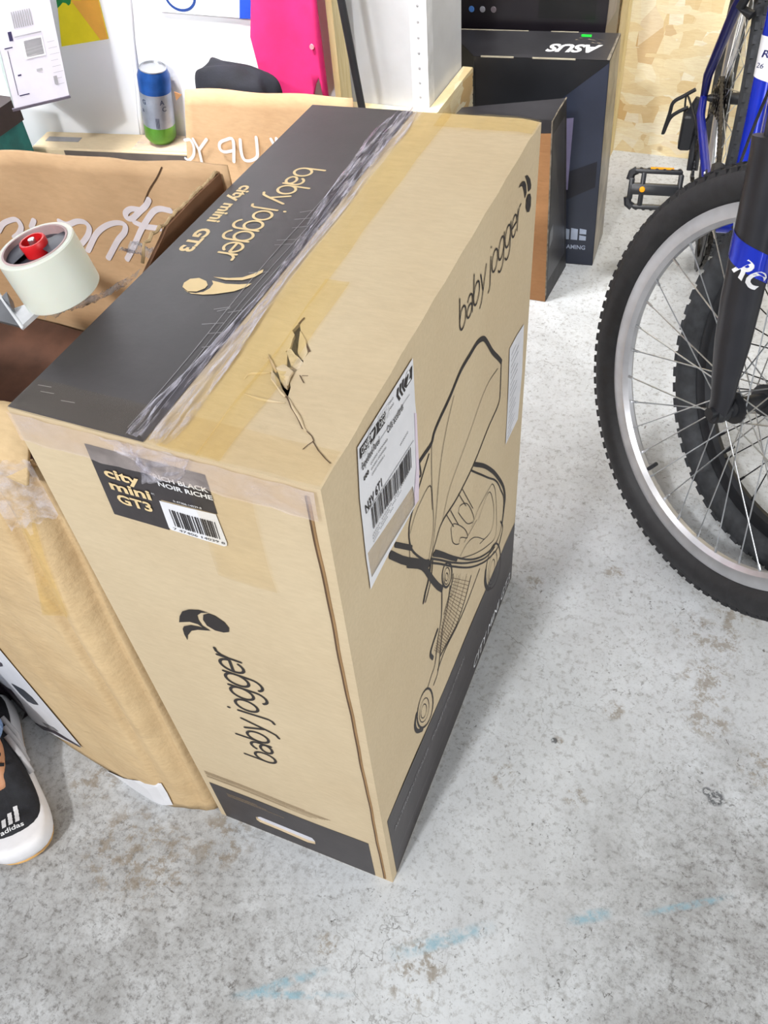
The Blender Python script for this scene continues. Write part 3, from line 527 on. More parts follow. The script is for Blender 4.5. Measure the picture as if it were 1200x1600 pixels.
decal('label_print', [[(0.0603, 0.7831), (0.1103, 0.7781), (0.1076, 0.7673), (0.0591, 0.7738)], [(0.1517, 0.7747), (0.1682, 0.7764), (0.1658, 0.7638), (0.1526, 0.7644), (0.1487, 0.7694)], [(0.1465, 0.7780), (0.1502, 0.7769), (0.1477, 0.7707), (0.1513, 0.7636), (0.1486, 0.7636), (0.1445, 0.7721)],
      [(0.1410, 0.7785), (0.1446, 0.7775), (0.1425, 0.7714), (0.1460, 0.7640), (0.1433, 0.7640), (0.1390, 0.7731)], [(0.1351, 0.7789), (0.1387, 0.7782), (0.1366, 0.7719), (0.1403, 0.7647), (0.1373, 0.7643), (0.1328, 0.7736)]], INK_L, 'R', .0017, lab, 0)
g = G(); fn = onface('R', .0018)
def lw(s, pa, h, wd, mi=0, bold=0.0): words(g, s, fn, pa, (1, LS), (0, 1), h, wd, bold, 0, mi)
LS = -0.1016
q = [(0.0622, 0.7759), (0.0827, 0.7784), (0.0847, 0.7684), (0.0608, 0.7600), (0.1101, 0.7533), (0.0715, 0.7470), (0.0572, 0.7136), (0.0692, 0.7026), (0.0742, 0.7544), (0.0769, 0.7479), (0.1327, 0.7180), (0.1164, 0.7782)]
lw('CANADA', q[0], .006, .022, 1, .02); lw('POST', (q[0][0], q[0][1]-.007), .006, .016, 1, .02)
lw('POSTES', (q[0][0]+.034, q[0][1]+.001), .006, .022, 1, .02); lw('CANADA', (q[0][0]+.034, q[0][1]-.006), .006, .022, 1, .02)
lw('2', ([(0.1544, 0.7665)])[0], .012, .008, 1, .03)
lw('Expedited Parcel', q[3], .008, .034, 0, .01); lw('Colis accélérés', q[4], .008, .034, 0, .01)
lw('N3V 6T1', q[6], .010, .034, 0, .03)
for i in range(3): lw('ooooo ooooooo oo'[:13+i], (q[8][0]+.001, q[8][1]-.004-.006*i), .0035, .034-.004*i)
lw('ooo', (q[3][0], q[3][1]-.012), .006, .010, 0, .06); lw('oooooooo', q[10], .0035, .018)
lw('oooo', q[11], .0035, .01); lw('oooo', (q[11][0], q[11][1]-.006), .0035, .01)
A, B_ = [(0.0668, 0.6912), (0.1556, 0.6766)]
for dz in (.004, ): strokes(g, [[(A[0]-.008, A[1]+.022), (B_[0]+.006, B_[1]+.02)]], .0006, fn, 0)
strokes(g, [[(q[0][0]-.003, q[0][1]-.012), (B_[0]+.003, q[0][1]-.012+LS*.11)]], .0005, fn, 0)
random.seed(7); x = A[0]
while x < B_[0]:
    ww = random.choice((.0006, .0011, .0017)); z0 = A[1]-.008+(x-A[0])*(B_[1]-A[1])/(B_[0]-A[0])
    v, f = [(x, z0), (x+ww, z0), (x+ww, z0+.026), (x, z0+.026)], [(0, 1, 2, 3)]; g.add([fn(*p) for p in v], f); x += ww+random.choice((.0007, .0011, .0016))
for i in range(3):
    a0 = (A[0]-.003, A[1]-.014-.004*i); lw('ooo oooo  oo oooo ooo'[:18-3*i], a0, .0025, .085-.02*i)
g.build('label_print', [INK_L, WHITE_INK], lab)
# emblem ring of the post block
g = G(); cc = [(0.0834, 0.7754)][0]
strokes(g, [[(cc[0]+.0075*math.cos(a), cc[1]+.0085*math.sin(a)) for a in np.linspace(0, 2*math.pi, 20)[:-1]]], .0012, fn, 0, closed=True); v = [(cc[0]-.003, cc[1]+.003), (cc[0]+.004, cc[1]+.002), (cc[0]-.001, cc[1]-.004)]
g.add([fn(*p) for p in v], [(2, 1, 0)]); g.build('label_emblem', WHITE_INK, lab)
st = decal('instruction_sticker', [[(0.5321, 0.5574), (0.5369, 0.4760), (0.5313, 0.3965), (0.5024, 0.3980), (0.4743, 0.4005), (0.4729, 0.4933), (0.4727, 0.5627), (0.5018, 0.5606)]], PAPER, 'R', .0011, carton, 0)
st['label'] = 'white sticker with grey small print'
g = G(); a, b = [(0.4756, 0.5514), (0.4755, 0.4096)]
for i in range(16):
    t = i/15; z = a[1]+(b[1]-a[1])*t-.004; strokes(g, [[(a[0]+.005, z), (a[0]+.005+.03*(1 if i % 3 else .6), z+.001)]], .0011, onface('R', .0014), 0)
g.build('sticker_print', GREY_INK, st)
# -- colour label on the end face
q = [(-0.2060, 0.7820), (-0.0970, 0.7830), (-0.0970, 0.7390), (-0.1500, 0.7370), (-0.1530, 0.6980), (-0.2090, 0.6970)]
decal('colour_label', [[q[0], q[1], q[2], q[3], q[4], q[5]]], INK, 'F', .0006, step=0)
cl = decal('barcode_sticker', [[(-0.1510, 0.7360), (-0.1240, 0.7380), (-0.0980, 0.7390), (-0.0960, 0.7050), (-0.0970, 0.7010), (-0.1000, 0.6990), (-0.1500, 0.7000), (-0.1520, 0.7020)]], PAPER, 'F', .0011, step=0)
g = G(); fn = onface('F', .0014); a = [(-0.1980, 0.7490), (-0.1980, 0.7340), (-0.1980, 0.7180), (-0.1470, 0.7630), (-0.1470, 0.7560), (-0.1360, 0.7410)]
words(g, 'city', fn, a[0], (1, 0), (0, 1), .0115, .034, .04); words(g, 'mini', fn, (a[0][0], a[1][1]), (1, 0), (0, 1), .0115, .04, .04); words(g, 'GT3', fn, (a[0][0]+.002, a[2][1]), (1, 0), (0, 1), .0115, .034, .04)
g.build('gold_lettering', GOLD, carton)
g = G(); words(g, 'RICH BLACK', fn, (a[3][0], a[3][1]+.001), (1, 0), (0, 1), .0052, .049, .035); words(g, 'NOIR RICHE', fn, (a[3][0]+.002, a[3][1]-.0068), (1, 0), (0, 1), .0052, .049, .035); words(g, '0-47406-14039-8', fn, a[5], (1, 0), (0, 1), .0024, .026)
words(g, 'MC', fn, (a[0][0]+.042, a[1][1]+.008), (1, 0), (0, 1), .002, .003)
g.build('white_lettering', WHITE_INK, carton)
g = G(); fn = onface('F', .0016); p0, p1 = [(-0.1440, 0.7290), (-0.1010, 0.7310)]; p2, = [(-0.1030, 0.7080)]
random.seed(3); x = p0[0]
while x < p1[0]-.001:
    ww = random.choice((.0007, .001, .0016)); g.add([fn(*p) for p in [(x, p0[1]-.021), (x+ww, p0[1]-.021), (x+ww, p0[1]), (x, p0[1])]], [(0, 1, 2, 3)]); x += ww+random.choice((.0007, .001, .0016))
words(g, '7 47406 14039 8', fn, (p0[0]-.003, p0[1]-.0265), (1, 0), (0, 1), .003, p1[0]-p0[0]+.006); g.build('barcode_print', INK_L, cl)
# -- seam and edges
g = G(); fn = onface('F', .0009); pts = [(-.0125+.0005*math.sin(31*z)+.0002*math.sin(83*z), z) for z in np.linspace(.006, .79, 60)]
strokes(g, [pts], .0020, fn, 0); g.build('glue_seam', INK_THIN, carton)
g = G(); fnb = onface('F', .0); g.tube([fnb(-.0108+.0005*math.sin(31*z)+.0002*math.sin(83*z), z, .0004) for z in np.linspace(.006, .79, 60)], .0011, 6); g.build('seam_lip', K_EDGE, carton, smooth=True)
# slot liner
g = G(); v, f = cdt([(p[0], p[1]) for p in SLOT], (), 0)
cx = sum(p[0] for p in SLOT)/len(SLOT); cz = sum(p[1] for p in SLOT)/len(SLOT)
g.add([(cx+(p[0]-cx)*1.2, .0030, cz+(p[1]-cz)*1.5) for p in v], f); g.build('hand_slot_liner', SLOTW, carton)
# -- hole: inner liner and torn pieces
fn = onface('T')
g = G(); v, f = cdt(rect(-.165, .11, -.06, .24, 8), (), .006); random.seed(11)
g.add([(p[0], p[1], H1-.022+.007*math.sin(p[0]*310)*math.sin(p[1]*260)+random.uniform(-.003, .003)) for p in v], f); g.build('crumpled_inner_sheet', K_LINER, carton, smooth='all')
def torn(poly, lift, mat=K_MAIN, base=0.0012):
    """stiff torn tongue: first two points stay down, the others are lifted"""
    v, f = cdt(poly, (), 0); g = G(); lift = [q*.45 if q > 0 else q for q in lift]
    n = len(poly)
    zz = [lift[i % len(lift)] for i in range(n)]
    g.add([fn(p[0], p[1], base+(zz[i] if i < n else 0)) for i, p in enumerate(v)], f); return g.build('torn_flap', [mat], carton, solid=.0014, solid_off=-1)
torn([(-0.0922, 0.1109), (-0.0884, 0.1176), (-0.0805, 0.1127), (-0.0758, 0.1096), (-0.0754, 0.1031), (-0.0738, 0.0942), (-0.0796, 0.0988), (-0.0860, 0.1049)], [.001, .0005, .002, .004, .005, .001, -.003, -.001])
torn([(-0.0931, 0.1579), (-0.0882, 0.1531), (-0.0839, 0.1482), (-0.0766, 0.1369), (-0.0770, 0.1300), (-0.0818, 0.1328), (-0.0880, 0.1400), (-0.0914, 0.1499)], [.001, .001, .002, -.001, -.004, -.006, -.006, -.004])
torn([(-0.0935, 0.1319), (-0.0933, 0.1359), (-0.0899, 0.1351), (-0.0863, 0.1330), (-0.0815, 0.1312), (-0.0754, 0.1263), (-0.0758, 0.1182), (-0.0759, 0.1141), (-0.0788, 0.1128), (-0.0848, 0.1166), (-0.0848, 0.1218), (-0.0888, 0.1269)], [-.001, .001, .001, -.002, -.003, -.003, -.005, -.003, -.004, -.002, -.006, -.004], K_LINER)
torn([(-0.1058, 0.1230), (-0.0991, 0.1175), (-0.0896, 0.1079), (-0.0907, 0.1066), (-0.0964, 0.1121)], [.003, .002, .0005, -.001, .001], K_CORE)
torn([(-0.0937, 0.1067), (-0.0846, 0.1003), (-0.0768, 0.0917), (-0.0691, 0.0843), (-0.0683, 0.0811), (-0.0739, 0.0847), (-0.0825, 0.0919), (-0.0890, 0.0969)], [.002, -.001, -.003, -.002, .001, .002, .002, .003])
g = G(); fnc = onface('T', .0009)
strokes(g, [[(-0.0678, 0.0818), (-0.0629, 0.0766), (-0.0579, 0.0706), (-0.0504, 0.0637), (-0.0450, 0.0581), (-0.0387, 0.0512)], [(-0.0986, 0.1669), (-0.0984, 0.1704), (-0.0976, 0.1748)], [(-0.0842, 0.1487), (-0.0793, 0.1425), (-0.0750, 0.1378)]], .0014, fnc, 0)
strokes(g, [[(-0.0387, 0.0512), (-0.0340, 0.0491), (-0.0284, 0.0456), (-0.0249, 0.0415), (-0.0272, 0.0365), (-0.0287, 0.0314)], [(-0.0698, 0.1088), (-0.0625, 0.1010)], [(-0.0677, 0.1089), (-0.0632, 0.1098)], [(-0.0255, 0.0410), (-0.0176, 0.0336), (-0.0080, 0.0267), (-0.0036, 0.0240)]], .0008, fnc, 0)
tag(g.build('surface_tear', INK_THIN, carton), kind='stuff')
g = G()
for L in ([(-0.0669, 0.0821), (-0.0613, 0.0762), (-0.0561, 0.0703), (-0.0486, 0.0634), (-0.0432, 0.0578), (-0.0369, 0.0508), (-0.0322, 0.0488)], [(-0.1015, 0.0742), (-0.0839, 0.0729), (-0.0655, 0.0749)], [(-0.1086, 0.1200), (-0.1042, 0.1213)], [(-0.1098, 0.0896), (-0.1086, 0.0981), (-0.0994, 0.1025), (-0.0931, 0.1069)]):
    L = smooth_line(L, 4); g.tube([fn(p[0], p[1], .0003) for p in L], [.0004+.0011*math.sin(math.pi*i/(len(L)-1)) for i in range(len(L))], 6)
g.build('raised_crease', K_MAIN, carton, smooth='all')
# -- packing tape and plastic film on the carton
def sheet(face, x0, y0, x1, y1, nx, ny, h, name, mat, rough=.0006, seed=1, edge=0.004):
    fn_ = onface(face, h); random.seed(seed); R1 = [random.uniform(-1, 1) for _ in range(400)]
    def f(a, b):
        s = x0+(x1-x0)*a; t = y0+(y1-y0)*b; s += edge*math.sin(t*47+seed)*(.5 if 0 < a < 1 else 1)*(a-.5)
        return fn_(s, t, rough*(1+math.sin(s*170+seed)*math.sin(t*95+s*60)))
    return G().grid(nx, ny, f).build(name, mat, carton, smooth='all')
sheet('T', -.134, .0, -.100, .555, 8, 60, .0010, 'packing_tape', TAPE, seed=2, edge=.0012)
sheet('T', -.102, .0, -.080, .23, 4, 30, .0011, 'packing_tape', TAPE, seed=4, edge=.002)
sheet('T', -W1+.001, .001, -.001, .036, 30, 5, .0017, 'packing_tape', POUCH2, seed=5, edge=0)
sheet('T', -.11, D1L-.035, -.001, D1L-.001, 14, 5, .0017, 'packing_tape', TAPE, seed=8, edge=0)
sheet('F', -W1+.001, .768, -.004, .799, 34, 5, .0022, 'milky_packing_tape', TAPE_W, rough=.001, seed=6, edge=.0)
sheet('F', -.115, .655, -.06, .77, 6, 10, .0019, 'packing_tape', POUCH2, seed=9, edge=.002)
def film(a, b):
    t = b*(D1L-.004)+.002; wd = .011+.004*math.sin(t*21)+(.012*hump(t-.50, .05))+.008*hump(t-.02, .04)
    s = -.147+.006*math.sin(t*9+.4)+(a-.5)*2*wd
    h = .0022+.0020*math.sin(a*21+t*30+2*math.sin(t*17))+.0014*math.sin(a*37-t*24)+.001*math.sin(t*160+a*9)
    return onface('T', .0)(s, t, max(.0019, h*math.sin(math.pi*min(.98, max(.02, a)))**.4+.0015))
G().grid(26, 260, film).build('crumpled_film_strip', FILM, carton, smooth='all')['label'] = 'crumpled glossy plastic film along the seam'
def film2(a, b):
    s = -.175+.06*b+.02*(a-.5)*math.sin(b*5+1)+.01*math.sin(b*9); t = .799-.042*a*(.4+.6*math.sin(math.pi*b))
    return onface('F', .0)(s, t, .003+.0014*math.sin(b*34+a*11)+.001*math.sin(a*23+b*8))
G().grid(24, 40, film2).build('film_wrinkle', FILM2, carton, smooth='all')
g = G(); fn = onface('T', .0014)
random.seed(21)
for i in range(15):
    y = random.uniform(.06, .5); x = -.163+random.uniform(-.008, .01); strokes(g, [[(x-.006, y-.003), (x+random.uniform(.002, .012), y+.004)]], .0007, fn, 0)
for k, xx in enumerate((-.166, -.158, -.153)): strokes(g, [[(xx+.0015*math.sin(y*19+k), y) for y in np.linspace(.01, .45, 30)]], .0006, fn, 0)
for p in ((-.265, .03), (-.258, .024), (-.235, .02)): strokes(g, [[p, (p[0]+.012, p[1]+.001)]], .0007, fn, 0)
tag(g.build('tape_scratches', GREY_INK, carton), kind='stuff')
# ================================================================= WORN OPEN BOX ON THE LEFT
ob = root('open_kraft_box', (-.55, .19, 0), 'worn open kraft box with torn label at its foot, leaning on the stroller carton', 'box')
prof = [(-.281, .008), (-.2865, .002), (-.297, -.004), (-.308, -.006), (-.319, -.010), (-.332, -.0125), (-.345, -.0165), (-.360, -.018), (-.378, -.0185), (-.41, -.0145), (-.45, -.006), (-.50, .0005), (-.55, .008), (-.63, .024), (-.72, .055)]
def obf(a, b):
    t = a*(len(prof)-1); i = min(int(t), len(prof)-2); fr = t-i; x = prof[i][0]*(1-fr)+prof[i+1][0]*fr; y = prof[i][1]*(1-fr)+prof[i+1][1]*fr
    z = .715*b; y += .002*math.sin(z*19+x*12)*b+.005*math.sin(z*7+x*30)*hump(x+.33, .05)*b+b**.4*(.016*hump(x+.303, .007)+.011*hump(x+.347, .007)-.007*hump(x+.324, .009)+.006*hump(x+.43+.03*math.sin(z*5), .006))+.014*b*hump(x+.38, .05)+.03*b**.5*hump(x+.281, .012)
    return (x, y, z)
G().grid((len(prof)-1)*4, 40, obf).build('front_panel', K_OLD, ob, smooth='all', solid=.004, solid_off=1)
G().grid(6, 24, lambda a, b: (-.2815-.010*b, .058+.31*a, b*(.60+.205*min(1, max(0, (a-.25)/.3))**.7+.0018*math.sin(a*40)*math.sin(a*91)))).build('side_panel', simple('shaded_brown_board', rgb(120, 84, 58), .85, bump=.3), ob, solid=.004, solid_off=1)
G().grid(2, 6, lambda a, b: (-.72, .055+.315*a, .72*b)).build('side_panel', K_OLD, ob, solid=.004)
# back panel with painted script
BY = .37
def backp(a, b):
    x = -.72+(.72-.281)*a; z = b*(.790+.074*(x+.586)+.0015*math.sin(a*23)); y = BY+.0025*math.sin(x*21+z*17)+.002*math.sin(x*47-z*31)+.003*hump(x+.43-(.8-z)*.55, .02)
    return (x, y, z)
G().grid(50, 44, backp).build('script_panel', K_FLAP, ob, smooth='all', solid=.004, solid_off=-1)
def onback(s, t, h=0): return (s, BY+.0025*math.sin(s*21+t*17)+.002*math.sin(s*47-t*31)+.003*hump(s+.43-(.8-t)*.55, .02)-h, t)
g = G()
SC = [[(-0.6380, 0.3700, 0.6840), (-0.6250, 0.3700, 0.6960), (-0.6090, 0.3700, 0.7030), (-0.6010, 0.3700, 0.7030), (-0.6000, 0.3700, 0.6940), (-0.6080, 0.3700, 0.6840), (-0.6180, 0.3700, 0.6770)], [(-0.5770, 0.3700, 0.7050), (-0.5850, 0.3700, 0.6950)], [(-0.5370, 0.3700, 0.7100), (-0.5250, 0.3700, 0.7080), (-0.5080, 0.3700, 0.7150), (-0.4960, 0.3700, 0.7160), (-0.4920, 0.3700, 0.7100), (-0.4980, 0.3700, 0.6990), (-0.5090, 0.3700, 0.6880), (-0.5190, 0.3700, 0.6800)],
      [(-0.5070, 0.3700, 0.6760), (-0.4860, 0.3700, 0.7010), (-0.4670, 0.3700, 0.7150), (-0.4490, 0.3700, 0.7220), (-0.4380, 0.3700, 0.7210), (-0.4430, 0.3700, 0.7100), (-0.4580, 0.3700, 0.6960), (-0.4820, 0.3700, 0.6680)],
      [(-0.3630, 0.3700, 0.7530), (-0.3780, 0.3700, 0.7520), (-0.3920, 0.3700, 0.7440), (-0.4110, 0.3700, 0.7240), (-0.4270, 0.3700, 0.7040), (-0.4430, 0.3700, 0.6840), (-0.4540, 0.3700, 0.6710)], [(-0.4220, 0.3700, 0.7270), (-0.4080, 0.3700, 0.7240), (-0.3880, 0.3700, 0.7250)], [(-0.3910, 0.3700, 0.7600), (-0.3990, 0.3700, 0.7510), (-0.4090, 0.3700, 0.7430), (-0.4230, 0.3700, 0.7320), (-0.4310, 0.3700, 0.7310), (-0.4300, 0.3700, 0.7380), (-0.4210, 0.3700, 0.7440), (-0.4100, 0.3700, 0.7440)],
      [(-0.3480, 0.3700, 0.7530), (-0.3670, 0.3700, 0.7290), (-0.3860, 0.3700, 0.7050)]]
SC = [[(p[0], p[2]) for p in L] for L in SC]
FW = simple('faded_white_print', rgb(228, 220, 224), .6, bump=0, var=.05)
for L in SC:
    g = G(); strokes(g, [L], .0070, lambda s, t: onback(s, t, .0012), 6); g.build('white_script_letter', FW, ob)
g = G(); L = [(p[0], p[2]) for p in [(-0.3620, 0.3700, 0.8010), (-0.3720, 0.3700, 0.7880), (-0.3860, 0.3700, 0.7730), (-0.4010, 0.3700, 0.7540)]]
strokes(g, [L], .0016, lambda s, t: onback(s, t, .001), 5); g.build('fold_crease', INK_THIN, ob)
# front flap raised and folded inward, with the dark slot under it
G().grid(12, 5, lambda a, b: (-.288-.43*a, -.006+.04*b+.004*math.sin(a*30), .712+.052*b+.004*math.sin(a*17+b*2))).build('front_flap', K_OLD, ob, smooth='all', solid=.004)
G().grid(3, 6, lambda a, b: (-.719, .03+.33*b, .70-.03*a)).build('rim_edge', K_EDGE, ob, solid=.004)
def dec2(name, poly, mat, h=.0022, step=.02):
    def yy(x):
        for i in range(len(prof)-1):
            if prof[i+1][0] <= x <= prof[i][0]:
                k = (x-prof[i][0])/(prof[i+1][0]-prof[i][0]); return prof[i][1]*(1-k)+prof[i+1][1]*k
        return 0
    v, f = cdt(poly, (), step); return G().add([(x, yy(x)+.002*math.sin(z*19+x*12)*z/.715+.005*math.sin(z*7+x*30)*hump(x+.33, .05)*z/.715+.014*z/.715*hump(x+.38, .05)+max(0, z/.715)**.4*(.016*hump(x+.303, .007)+.011*hump(x+.347, .007)-.007*hump(x+.324, .009)+.006*hump(x+.43+.03*math.sin(z*5), .006))-h, z) for x, z in v], f).build(name, mat, ob)
dec2('packing_tape', [(-0.3210, 0.6700), (-0.3110, 0.6730), (-0.3190, 0.5980), (-0.3240, 0.5140), (-0.3290, 0.5030), (-0.3390, 0.4970), (-0.3700, 0.4870), (-0.3370, 0.6050)], TAPE)
dec2('torn_white_label', [(-0.4730, 0.0020), (-0.4330, 0.0180), (-0.4010, 0.0510), (-0.3470, 0.0750), (-0.3450, 0.0450), (-0.3450, 0.0080), (-0.3620, 0.0010), (-0.3810, -0.0170), (-0.4250, -0.0360), (-0.4710, -0.0520)], PAPER)
pl = dec2('picture_label', [(-0.6290, 0.2790), (-0.5380, 0.3030), (-0.5230, 0.1860), (-0.5040, 0.0510), (-0.6790, -0.0360), (-0.8370, -0.0450)], PAPER)
DK = simple('dark_violet_print', rgb(52, 40, 52), .4, bump=0)
dec2('picture_label_print', [(-0.8070, 0.0110), (-0.6820, 0.0770), (-0.6240, 0.1170), (-0.6240, 0.0740), (-0.6420, 0.0170), (-0.7290, -0.0740), (-0.8590, -0.0840)], DK, .0030)
dec2('picture_label_print', [(-0.5980, 0.1600), (-0.5640, 0.1730), (-0.5510, 0.1640), (-0.5480, 0.1440), (-0.5670, 0.1280), (-0.5850, 0.1200), (-0.5940, 0.1340)], simple('slate_print', rgb(70, 74, 82), .4, bump=0), .0030)
dec2('picture_label_print', [(-0.5880, 0.2330), (-0.5680, 0.2430), (-0.5730, 0.2300), (-0.5930, 0.2110), (-0.6070, 0.2010)], DK, .0030)
dec2('picture_label_print', [(-0.5920, 0.0460), (-0.5560, 0.0670), (-0.5470, 0.0620), (-0.5800, 0.0370)], GREY_INK, .0030)
dec2('picture_label_print', [(-0.8370, -0.0450), (-0.6730, -0.0270), (-0.5600, 0.0520), (-0.5020, 0.0550), (-0.5100, 0.0490), (-0.5810, 0.0270), (-0.7040, -0.0750), (-0.8440, -0.0560)], DK, .0031)
G().grid(14, 8, lambda a, b: (-.283-.05*a, .002-.018*a, .735-.07*b-.02*a*b+.003*math.sin(a*20+b*9))).build('tape_strip', FILM2, ob, smooth='all')
# folded flap lying inside, which carries the tape dispenser
G().grid(8, 6, lambda a, b: (-.71+.42*a, .045+.30*b, .40+.02*math.sin(a*9)*b)).build('inner_flap', K_DARK, ob, smooth='all', solid=.004)
G().grid(8, 6, lambda a, b: (-.712+.425*a, .03+.325*b, .47+.085*b+.004*math.sin(a*9))).build('inner_shade_sheet', simple('painted_shade_brown', rgb(92, 62, 48), .8, var=.15, bump=.2), ob, smooth='all', solid=.004)  # dark sheet added in place of the shade inside the box
# ragged corrugated rim of the side panel
random.seed(31); g = G(); RP = [(-.2915+random.uniform(-.0005, .0005), .058+.31*a, (.60+.205*min(1, max(0, (a-.25)/.3))**.7)+.0018*math.sin(a*40)*math.sin(a*91)+random.uniform(0, .0012)) for a in np.linspace(.52, 1, 44)]
g.tube(RP, [random.uniform(.0014, .0021) for _ in RP], 6); g.build('ragged_rim', K_CORE, ob)
# crumpled clear film between the roll and the stroller carton
def cf(pts, wd, name, label, seed):
    pts = smooth_line(pts, 9); random.seed(seed); n = len(pts); q = 9
    J = [[random.uniform(-.7, .7) for _ in range(q+1)] for _ in range(n)]
    def f(a, b):
        i = min(int(round(a*(n-1))), n-1); p = pts[i]; j = J[i][int(round(b*q))]; w_ = wd*(.45+.55*abs(math.sin(a*4+.8)))
        return (p[0]+.35*(b-.5)*w_+.0012*j, p[1]+(b-.5)*w_+.0015*j, p[2]+.0028*j+.003*math.sin(b*9+a*5))
    o = G().grid(n-1, q, f).build(name, FILM3, None, smooth='all', loc=pts[0]); return tag(o, label, 'plastic')
FILM3 = see_through(M('crinkled_clear_film'), (.97, .97, 1, 1), rgb(240, 238, 242), .12, .6, 90)
cf([(-0.3260, 0.1250, 0.7900), (-0.3190, 0.1410, 0.7900), (-0.3060, 0.1530, 0.7900), (-0.2960, 0.1740, 0.7900), (-0.2890, 0.1950, 0.7900)], .022, 'plastic_film_scrap', 'crumpled clear film between the tape roll and the carton', 3)
cf([(-0.3300, 0.2440, 0.7850), (-0.3200, 0.2470, 0.7850), (-0.3070, 0.2460, 0.7850), (-0.2960, 0.2490, 0.7850)], .020, 'plastic_film_scrap', 'silvery twist of clear film on the carton edge over the white script', 5)
# ================================================================= TAPE DISPENSER
TC = Vector((-0.32260, 0.13774, 0.82983)); AX = Vector((-.152, -.071, .986)).normalized(); UX = AX.cross(Vector((0, 1, 0))).normalized(); UY = AX.cross(UX)
td = root('tape_dispenser', TC-AX*.027, 'hand tape dispenser with red knob and wide milky roll of tape', 'tape dispenser')
TW, TR_, TI = .0240, .0348, .0298
ROLL = simple('milky_tape_roll', rgb(222, 220, 208), .32, var=.03, scale=8, bump=.08, bscale=60, Subsurface_Weight=.15)
G().lathe([(TI, -TW), (TR_-.001, -TW), (TR_, -TW+.001), (TR_, TW-.001), (TR_-.001, TW), (TI, TW)], TC, AX, 64, closed=True).build('tape_roll', ROLL, td, smooth=True)
G().lathe([(TI-.0018, -TW), (TI, -TW), (TI, TW+.0006), (TI-.0018, TW+.0006)], TC, AX, 64, closed=True).build('cardboard_core', simple('pink_core', rgb(186, 160, 160), .7), td, smooth=True)
HUB = simple('charcoal_hub_plastic', rgb(58, 60, 70), .45)
g = G(); g.lathe([(.0, TW-.007), (TI-.003, TW-.007), (TI-.003, TW-.030), (0, TW-.030)], TC, AX, 48)
for k in range(2):
    a0 = math.radians(25+180*k); pts = []
    def lobe(a, b, a0=a0):
        t = a0+(a-.5)*1.5; r = .009+(TI-.0105)*b; h = TW-.001-.003*b
        return TC+UX*math.cos(t)*r+UY*math.sin(t)*r+AX*h
    g.grid(10, 4, lobe)
    def wall_(a, b, a0=a0):
        t = a0+(a-.5)*1.5; r = TI-.0025; return TC+UX*math.cos(t)*r+UY*math.sin(t)*r+AX*(TW-.008-.02*b)
    g.grid(10, 2, wall_)
g.build('hub', HUB, td, smooth=True)
G().lathe([(.0112, TW-.007), (.0118, TW+.0035), (.0112, TW+.005), (.0095, TW+.005), (.0090, TW-.002), (.0, TW-.002)], TC, AX, 20).build('tension_knob', simple('red_plastic', rgb(206, 28, 34), .35), td, smooth=True)
G().lathe([(0, TW+.006), (.003, TW+.006), (.0035, TW+.003), (.002, TW-.006)], TC, AX, 10).build('screw', STEEL, td, smooth=True)
PLD = simple('grey_dispenser_metal', rgb(92, 94, 98), .4, .3); PLW = simple('white_dispenser_edge', rgb(214, 216, 220), .35)
def rl(a, b, c): return TC+RX*a+RY*b+AX*c
RX = Vector((0.91224, 0.37382, 0.16755)); RY = Vector((-0.38042, 0.92478, 0.00795))
def plate(poly, c0, c1, name, mat):
    n = len(poly); g = G(); g.add([rl(p[0], p[1], c0) for p in poly]+[rl(p[0], p[1], c1) for p in poly], [tuple(range(n-1, -1, -1)), tuple(range(n, 2*n))]+[(i, (i+1) % n, n+(i+1) % n, n+i) for i in range(n)]); return g.build(name, mat, td)
plate([(-0.1898, 0.1697), (-0.0746, 0.0257), (-0.0295, -0.0401), (-0.0592, -0.0217), (-0.1277, 0.0056)], -TW-.0035, -TW-.001, 'side_plate', PLD)
plate([(-0.0286, -0.0431), (-0.0482, -0.0121), (-0.0244, -0.0066), (-0.0136, -0.0176)], -TW-.003, -TW+.001, 'cutter_guard', PLW)
plate([(-0.0512, 0.0031), (-0.0397, -0.0215), (-0.0542, -0.0036)], -TW-.001, -TW+.010, 'cutter_blade', PLD)
g = G(); g.tube([rl(p[0], p[1], -TW+.0005) for p in [(-0.1864, 0.1661), (-0.0710, 0.0203), (-0.0262, -0.0450)]], .0016, 8); g.build('white_rim', PLW, td, smooth='all')
g = G(); g.tube([rl(-.14, .0, -.01), rl(-.19, .03, -.012), rl(-.25, .06, -.014)], [.012, .014, .012], 12); g.build('handle', simple('red_handle_plastic', rgb(190, 30, 34), .4), td, smooth=True)
# ================================================================= THINGS BEHIND ON THE LEFT
lb = root('low_kraft_box', WP(.55, .07, 0), 'low kraft box with dark stripe and tape, under the green can', 'box')
def lbx(x, y, z): return WP(x, y, z)
G().box((.262, .004, 0), (.70, .082, .392), fn=lbx, bev=.003).build('box_body', K_MAIN, lb)
G().add([lbx(.262, .0828, .386), lbx(.62, .0828, .389), lbx(.62, .0828, .365), lbx(.262, .0828, .31)], [(3, 2, 1, 0)]).build('dark_stripe', simple('dark_brown_print', rgb(92, 82, 76), .5), lb)
G().grid(10, 6, lambda a, b: lbx(.30+.16*a, .006+.074*b, .3938+.0008*math.sin(a*40)), 0).build('tape_strip', TAPE_W, lb, smooth='all')
G().box((.60, .03, .392), (.68, .05, .3927), fn=lbx).build('shipping_print', GREY_INK, lb)
cn = root('drink_can', (-.976, 1.146, .395), 'tall blue, silver and green drink can', 'can')
cc_ = (-.976, 1.146, .395); Hc = .157
pr_ = [(0, .002), (.022, .0), (.026, .004), (.033, .014), (.033, .042), (.033, .112), (.033, Hc-.016), (.029, Hc-.006), (.0275, Hc-.002), (.0275, Hc), (.0262, Hc), (.0262, Hc-.003), (0, Hc-.003)]
